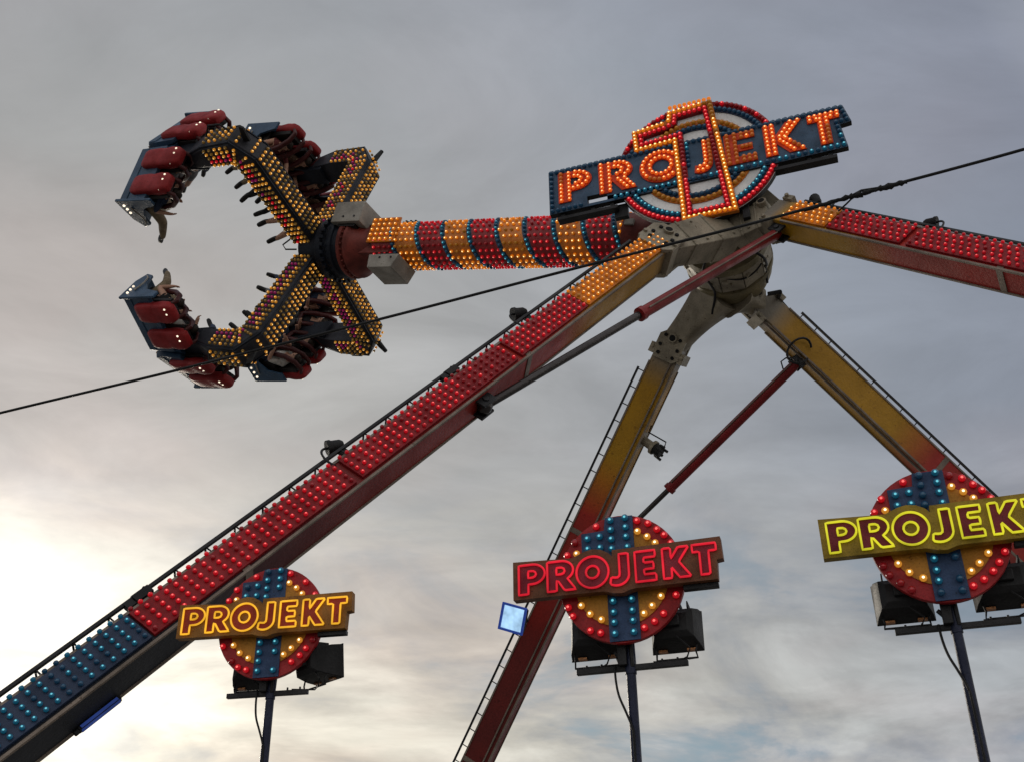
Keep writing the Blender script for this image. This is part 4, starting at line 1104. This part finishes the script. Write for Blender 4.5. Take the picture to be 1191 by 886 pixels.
def sign_post(pos, yaw, neon, label, dims, floods, seed, bcol, lcol):
    rn = random.Random(seed)
    t, n = frame_yaw(yaw)
    c = EYE+V(pos)*KS
    q = lambda u, v, w=0.0: c+t*(u*KS)+UP*(v*KS)+n*w
    # the pole stands a little behind the disc
    pb_ = c-n*.16; pb_ = V((pb_.x, pb_.y, 0))
    root = thing('sign_post', label, 'sign', Matrix.Translation(pb_), 'lit name signs on tall poles')
    mb = MB(); mb.prism([[(x*KS, y*KS) for x, y in ellarc(0, 0, .75, .777, 0, 360, 56)[:-1]]], c, t, UP, n, -.05, 0)
    disc = mb.build('disc', M['s_red'], root, 30, .006)
    mb = MB(); mb.prism([[(x*KS, y*KS) for x, y in ellarc(0, 0, .565, .585, 0, 360, 48)[:-1]]], c, t, UP, n, .002, .010); mb.build('yellow_face', M['s_yellow'], disc, 30)
    mb = MB(); mb.prism([[(x*KS, y*KS) for x, y in [(-.17, -.755), (.19, -.752), (.185, .752), (-.15, .757), (-.17, .60), (-.45, .59), (-.45, .30), (-.17, .30)]]], c, t, UP, n, .004, .016)
    mb.build('numeral', M['s_blue'], disc, 30)
    mb = MB(); mb.prism([[(x*KS, y*KS) for x, y in SB]], c, t, UP, n, .05, .135)
    board = mb.build('name_board', bcol, root, 30, .008)
    mb = MB(); mb.box(q(-.02, .02, .028), t*(.9*KS), UP*.08, n*.022); mb.box(q(.93, -.245, .05), t*(.2*KS), UP*.02, n*.03); mb.build('board_bracket', M['dark'], root, 30, .004)
    for ch, u0, u1 in SML:
        sx = (u1-u0)/LW[ch]
        f = lambda p: ((u0+p[0]*sx)*KS, (-.155+p[1]*.36)*KS)
        loops = [[f(p) for p in lp] for lp in LOOPS[ch]()]
        mb = MB(); mb.prism(loops, c, t, UP, n, .137, .141); lt = mb.build('letter', lcol, board, 30)
        mb = MB()
        for lp in loops:
            pts = rows_even(lp+[lp[0]], .02)
            mb.tube([c+t*p.x+UP*p.y+n*.155 for p in pts], .0092, 6, 0, True)
            for p in pts[::9]: mb.cyl(c+t*p.x+UP*p.y+n*.139, c+t*p.x+UP*p.y+n*.155, .004, None, 5, 0)
        mb.build('neon_outline', neon, lt, 60)
    bl = []
    for lst, kind in ((REDP, 'red'), (YELP, 'yellow'), (BLUP, 'blue')):
        for u, v in lst:
            k = kind
            if rn.random() < .10: k = kind+'_off' if kind != 'yellow' else 'amber_off'
            if seed == 3 and kind == 'blue' and ((u > 0 and v < 0) or (-.16 < u < .0 and v > .3)): k = 'blue_off'
            if seed == 3 and kind == 'red' and u < -.3 and v < 0: k = 'red_off'
            if rn.random() < .035: continue          # a few lamps are missing
            bl.append((q(u, v, .016 if kind == 'blue' else (.010 if kind == 'yellow' else 0.001)), n, k, .029))
    place_bulbs(root, bl)
    # pole, crossbar, lamps
    zc, xw = dims
    bc = V((pb_.x, pb_.y, c.z+zc))
    mb = MB(); mb.lathe(pb_, UP, [(0, .16), (.02, .16), (.021, .05), (.5, .046), (bc.z-.05, .038), (bc.z-.049, .045), (bc.z+.02, .045), (c.z+.25*KS, .03)], 18)
    mb.build('pole', M['polenavy'], root, 40)
    mb = MB()
    mb.box(bc+t*((xw[0]+xw[1])/2), t*((xw[1]-xw[0])/2), UP*.022, n*.022)
    mb.box(bc+UP*.10+n*.05-t*.05, t*.035, UP*.09, n*.03); mb.cyl(bc+n*.05-t*.11+UP*.12, bc+n*.02, .018, None, 8); mb.cyl(bc+n*.03+t*.02, bc+n*.05+UP*.25+t*.02, .018, None, 8)
    for x in (xw[0]+.08, xw[0]+.2, xw[1]-.2, xw[1]-.08): mb.cyl(bc+t*x+UP*.02, bc+t*x+UP*.05, .01, None, 6)
    mb.build('crossbar', M['dark'], root, 30, .004)
    for (x, z, w, h, dp, tilt, face) in floods:
        cc = bc+t*x+UP*z-n*.06
        fy = (n if face == 'back' else -n)
        if isinstance(face, float): fy = (-n*math.cos(face)+t*math.sin(face)).normalized()
        fx = fy.cross(UP).normalized()
        fl, yy, zz = flood_light(root, cc, fx, fy, UP, w, h, dp, tilt)
        mb = MB()
        mb.box(V((cc.x, cc.y, bc.z+.05)), fx*(w*.40), n*.008, UP*.006)
        for sg in (-1, 1):
            a_ = cc+fx*(sg*(w*.40))-UP*(h*.45); g = bc+t*x+fx*(sg*w*.40)*.9; g.z = bc.z+.03
            mb.tube([a_, a_.lerp(g, .5), V((a_.x, a_.y, g.z+.02)), g-fx*sg*.05], .008, 6)
        mb.build('lamp_bracket', M['black'], fl, 40); mb = MB()
        mb.tube([cc+fx*(w*.05)-UP*(h*.3)+n*.1, cc+fx*(w*.3)-UP*(h*.62)+n*.1, cc+fx*(w*.22)-UP*(h*.80)+n*.07, V((cc.x, cc.y, bc.z+.03)), bc+t*x*.5+UP*.03], .007, 6)
        mb.build('cable', M['black'], fl, 40)
    mb = MB()
    pts = [bc+t*(-.12)+UP*.02+n*.03, bc-t*.115-UP*.10+n*.04, bc-t*.095-UP*.22+n*.05, bc-t*.05-UP*.34+n*.05, bc-t*.01-UP*.46+n*.046, bc-UP*.60+n*.046, bc-UP*1.5+n*.046, V((bc.x, bc.y, .3))+n*.05]
    mb.tube(catmull(pts, 5), .010, 6); mb.build('cable', M['black'], root, 40)
    return root
sign_post((-3.34, 14.87, 4.72), .182, NEON['yellow'], 'name sign with glowing amber neon letters, in front of the bulb-lit red and blue leg', (-.62, (-.42, .36)),
          [(-.22, .24, .40, .28, .22, -.10, 'front'), (.40, .27, .42, .30, .30, .10, .62)], 1, M['b_brown'], M['l_brick'])
sign_post((1.245, 12.503, 4.451), .299, NEON['red'], 'name sign with glowing red neon letters, in front of the laddered leg', (-.68, (-.43, .45)),
          [(-.28, .31, .44, .33, .22, -.12, 'front'), (.36, .30, .40, .32, .22, -.12, 'front')], 2, M['b_red'], M['l_crimson'])
sign_post((4.716, 11.672, 4.607), .296, NEON['lime'], 'name sign with glowing lime yellow neon letters, several bulbs dark', (-.665, (-.43, .45)),
          [(-.33, .28, .42, .32, .22, -.12, 'front'), (.40, .31, .44, .32, .22, -.12, 'front')], 3, M['b_olive'], M['s_letter'])

# ------------------------------------------------------------------ floodlight on the laddered leg, blue lens under the left leg
def single_flood(name, label, c, look, w, h, dp, lit, roll, cat='floodlight'):
    y = look.normalized(); x = y.cross(UP).normalized(); z = x.cross(y)
    Rr = Matrix.Rotation(roll, 3, y); x = Rr @ x; z = Rr @ z
    t_ = thing(name, label, cat, Matrix.Translation(c))
    mb = MB(); R = []
    for q, sx, sz in ((-.5, .5, .4), (-.36, .8, .75), (.2, .95, .93), (.5, 1.0, 1.0)):
        R.append([c+y*(dp*q)+x*(w*sx/2*a)+z*(h*sz/2*b_) for a, b_ in ((-1, -1), (1, -1), (1, 1), (-1, 1))])
    mb.rings(R)
    mb.build('housing', M['black'], t_, 30, .01)
    mb = MB(); o_ = [(-w*.52, -h*.52), (w*.52, -h*.52), (w*.52, h*.52), (-w*.52, h*.52)]; i_ = [(x_*.84, y_*.84) for x_, y_ in o_]
    mb.prism([o_, i_], c+y*dp*.5, x, z, y, .003, .05); mb.build('bezel', M['bezelglow'], t_, 30, .004)
    mb = MB(); mb.box(c+y*(dp*.5+.012), x*w*.43, z*h*.43, y*.006); mb.build('glass', lit, t_, 30)
    return t_, x, y, z
ptB = LF['BL'][0]; dB, w1B, w2B = LF['BL'][1:4]
cF = at(600, 718, 21.3)
fl, fx, fy, fz = single_flood('flood_light', 'lit floodlight with bluish white glass clamped to the ladder of the middle leg', cF, (EYE-cF).normalized()+V((-.5, 0, -.1)), .50, .50, .24, M['floodglass'], -.40)
mb = MB(); lad = ptB(4.95, -LF['BL'][5]-.17, .1)
mb.tube([cF-fy*.12-fx*.2, cF-fy*.2-fz*.32, lad], .022, 6); mb.tube([cF-fy*.12+fx*.2, cF-fy*.2-fz*.3+fx*.1, lad], .022, 6); mb.build('bracket', M['black'], fl, 40)
ptA, dA, w1A, w2A, LA, aA_, bA_, *_ = LF['FL']
cL = ptA(8.95, aA_+.035, -bA_+.03)
t_ = thing('strip_light', 'narrow blue lit lamp fixed under the lower end of the left leg', 'lamp', Matrix.Translation(cL))
mb = MB(); mb.box(cL, dA*.24, w2A*.022, w1A*.03); mb.box(cL-w2A*.03, dA*.05, w2A*.03, w1A*.03); mb.cyl(cL+dA*.24, cL+dA*.29, .03, None, 8); mb.build('housing', M['black'], t_, 30, .006)
mb = MB(); mb.box(cL+w1A*.033, dA*.21, w2A*.015, w1A*.004); mb.box(cL+w2A*.025, dA*.22, w2A*.004, w1A*.024); mb.build('lens', M['bluelens'], t_, 30)

# ------------------------------------------------------------------ overhead cable in the foreground
px = [(-420, 578), (-150, 517), (0, 480), (200, 432), (440, 372), (640, 320), (757, 290), (860, 264), (950, 240), (1010, 224), (1040, 215), (1100, 199), (1191, 174), (1350, 128), (1600, 50)]
def wire_fwd(x): return 9.2-2.6*(x+420)/2020
ctrl = [at(x, y, wire_fwd(x)) for x, y in px]
cab = thing('power_cable', 'black overhead cable with a taped splice sagging across the whole view', 'cable', Matrix.Translation(ctrl[0]))
mb = MB(); mb.tube(catmull(ctrl), .0105, 8); mb.build('wire', M['black'], cab, 60)
rn = random.Random(5); mb = MB(); sp_ = []
for i in range(40):
    t = i/39; x = 935+t*120; y = 244.5-(x-935)*.278; sp_.append(at(x, y+rn.uniform(-.8, .8), wire_fwd(x)))
mb.tube(sp_, [.011+(.013*rn.random() if 14 < i < 38 else .004*rn.random()) for i in range(40)], 8)
mb.tube([at(x, y, wire_fwd(x)) for x, y in ((985, 231), (1002, 222), (1022, 219), (1034, 216))], .009, 6)
mb.tube([at(x, y, wire_fwd(x)) for x, y in ((975, 246), (984, 238), (992, 230), (1004, 229))], .006, 6)
mb.build('splice', M['black'], cab, 60)

# ------------------------------------------------------------------ sky and sun
SUND = V((-.40, .875, .238)).normalized()
w = bpy.data.worlds.new('World'); SC.world = w; w.use_nodes = True
nt = w.node_tree; nt.nodes.clear()
N_ = nt.nodes.new; Lk = nt.links.new
out = N_('ShaderNodeOutputWorld'); bg = N_('ShaderNodeBackground'); Lk(bg.outputs[0], out.inputs[0])
tc = N_('ShaderNodeTexCoord')
def vm(op, a, b=None):
    n = N_('ShaderNodeVectorMath'); n.operation = op; Lk(a, n.inputs[0])
    if b is not None:
        if hasattr(b, 'links'): Lk(b, n.inputs[1])
        else: n.inputs[1].default_value = b
    return n
def mt(op, a, b=None, clamp=False):
    n = N_('ShaderNodeMath'); n.operation = op; n.use_clamp = clamp
    for i, q in enumerate((a, b)):
        if q is None: continue
        if hasattr(q, 'links'): Lk(q, n.inputs[i])
        else: n.inputs[i].default_value = q
    return n.outputs[0]
def mix(fac, a, b, bt='MIX'):
    n = N_('ShaderNodeMix'); n.data_type = 'RGBA'; n.blend_type = bt
    for s_, q in ((n.inputs[0], fac), (n.inputs[6], a), (n.inputs[7], b)):
        if hasattr(q, 'links'): Lk(q, s_)
        elif hasattr(q, '__len__'): s_.default_value = (*q, 1)
        else: s_.default_value = q
    return n.outputs[2]
dirn = vm('NORMALIZE', tc.outputs['Generated']).outputs[0]
sep = N_('ShaderNodeSeparateXYZ'); Lk(dirn, sep.inputs[0])
zc = mt('ADD', mt('MAXIMUM', sep.outputs[2], 0.0), .16)
comb = N_('ShaderNodeCombineXYZ'); Lk(mt('DIVIDE', sep.outputs[0], zc), comb.inputs[0]); Lk(mt('DIVIDE', sep.outputs[1], zc), comb.inputs[1])
pl = comb.outputs[0]                                     # position on a flat cloud layer
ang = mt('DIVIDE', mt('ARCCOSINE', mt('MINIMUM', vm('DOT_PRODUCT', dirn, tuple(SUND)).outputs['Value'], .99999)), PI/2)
def nz(scale, detail, vec, rough=.55, dist=0.0):
    n = N_('ShaderNodeTexNoise'); n.inputs['Scale'].default_value = scale; n.inputs['Detail'].default_value = detail
    n.inputs['Roughness'].default_value = rough; n.inputs['Distortion'].default_value = dist; Lk(vec, n.inputs['Vector']); return n.outputs[0]
mp = N_('ShaderNodeMapping'); mp.inputs['Scale'].default_value = (.85, 1.2, 1); mp.inputs['Rotation'].default_value = (0, 0, .35); mp.inputs['Location'].default_value = (5.3, 2.9, 0); Lk(pl, mp.inputs[0])
big = nz(.9, 6, mp.outputs[0], .55, .4); fine = nz(3.2, 8, mp.outputs[0], .6, .6)
# warp the distance to the bright patch with cloud noise so its edge is ragged
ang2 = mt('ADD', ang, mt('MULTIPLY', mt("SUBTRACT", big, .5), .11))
glow = ramp(nt, ang2, [(0.0, (1.2, 1.18, 1.12)), (.05, (1.0, .98, .93)), (.09, (.74, .72, .68)), (.14, (.57, .555, .53)), (.22, (.465, .462, .45)), (.34, (.38, .392, .408)), (.50, (.285, .315, .368)), (.62, (.225, .252, .312)), (.80, (.52, .54, .58)), (1.0, (.82, .82, .82))])  # sky behind the camera, out of view, brightened to fill-light the ride
cl = ramp(nt, big, [(.32, .82), (.5, 1.0), (.68, 1.16)])
cf = ramp(nt, fine, [(.30, .86), (.5, 1.0), (.72, 1.16)])
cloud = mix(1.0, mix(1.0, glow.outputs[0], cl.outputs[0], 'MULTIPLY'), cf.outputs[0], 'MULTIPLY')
pink = ramp(nt, nz(1.3, 3, mp.outputs[0]), [(.48, (1, 1, 1)), (.66, (1.05, .985, .975))])
cloud = mix(1.0, cloud, pink.outputs[0], 'MULTIPLY')
# heaped, side-lit clouds low over the horizon
mp3 = N_('ShaderNodeMapping'); mp3.inputs['Scale'].default_value = (1.0, 1.0, 2.6); mp3.inputs['Location'].default_value = (1.3, .4, 2.2); Lk(dirn, mp3.inputs[0])
heap = nz(4.2, 9, mp3.outputs[0], .58, .5)
lowm = ramp(nt, sep.outputs[2], [(.20, 1.0), (.44, 0.0)])
heapc = ramp(nt, heap, [(.34, (.62, .70, .77)), (.45, (1.0, 1.0, .98)), (.55, (1.40, 1.33, 1.18)), (.65, (1.8, 1.72, 1.52))])
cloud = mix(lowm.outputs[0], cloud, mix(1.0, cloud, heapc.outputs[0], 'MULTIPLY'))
sky = N_('ShaderNodeTexSky'); sky.sky_type = 'NISHITA'; sky.sun_disc = False; sky.sun_elevation = rad(16.5); sky.sun_rotation = rad(-25)
sky.air_density = 1.0; sky.dust_density = 2.0
skyc = mix(1.0, sky.outputs[0], (.10, .10, .10), 'MULTIPLY')   # sky texture at strength 0.1
mp2 = N_('ShaderNodeMapping'); mp2.inputs['Scale'].default_value = (.6, 1.6, 1); mp2.inputs['Rotation'].default_value = (0, 0, .2); mp2.inputs['Location'].default_value = (.6, 4.2, 0); Lk(pl, mp2.inputs[0])
gapn = heap
low = ramp(nt, sep.outputs[2], [(.20, 1.0), (.40, 0.0)])
gap = mt('MULTIPLY', ramp(nt, gapn, [(.38, .95), (.48, 0.0)]).outputs[0], low.outputs[0])
bluegap = mix(.8, skyc, (.15, .27, .35))
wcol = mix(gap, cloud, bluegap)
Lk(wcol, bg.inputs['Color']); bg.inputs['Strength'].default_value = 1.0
sl = bpy.data.lights.new('sun', 'SUN'); sl.energy = 0.9; sl.angle = rad(12); sl.color = (1.0, .90, .76)
so = bpy.data.objects.new('sun', sl); COL.objects.link(so); so.matrix_world = SUND.to_track_quat('Z', 'Y').to_matrix().to_4x4()

# ------------------------------------------------------------------ render
SC.render.engine = 'CYCLES'
SC.view_settings.view_transform = 'Standard'; SC.view_settings.look = 'None'; SC.view_settings.exposure = 0
SC.render.resolution_x = 1024; SC.render.resolution_y = 761
SC.cycles.use_denoising = True
SC.cycles.max_bounces = 5
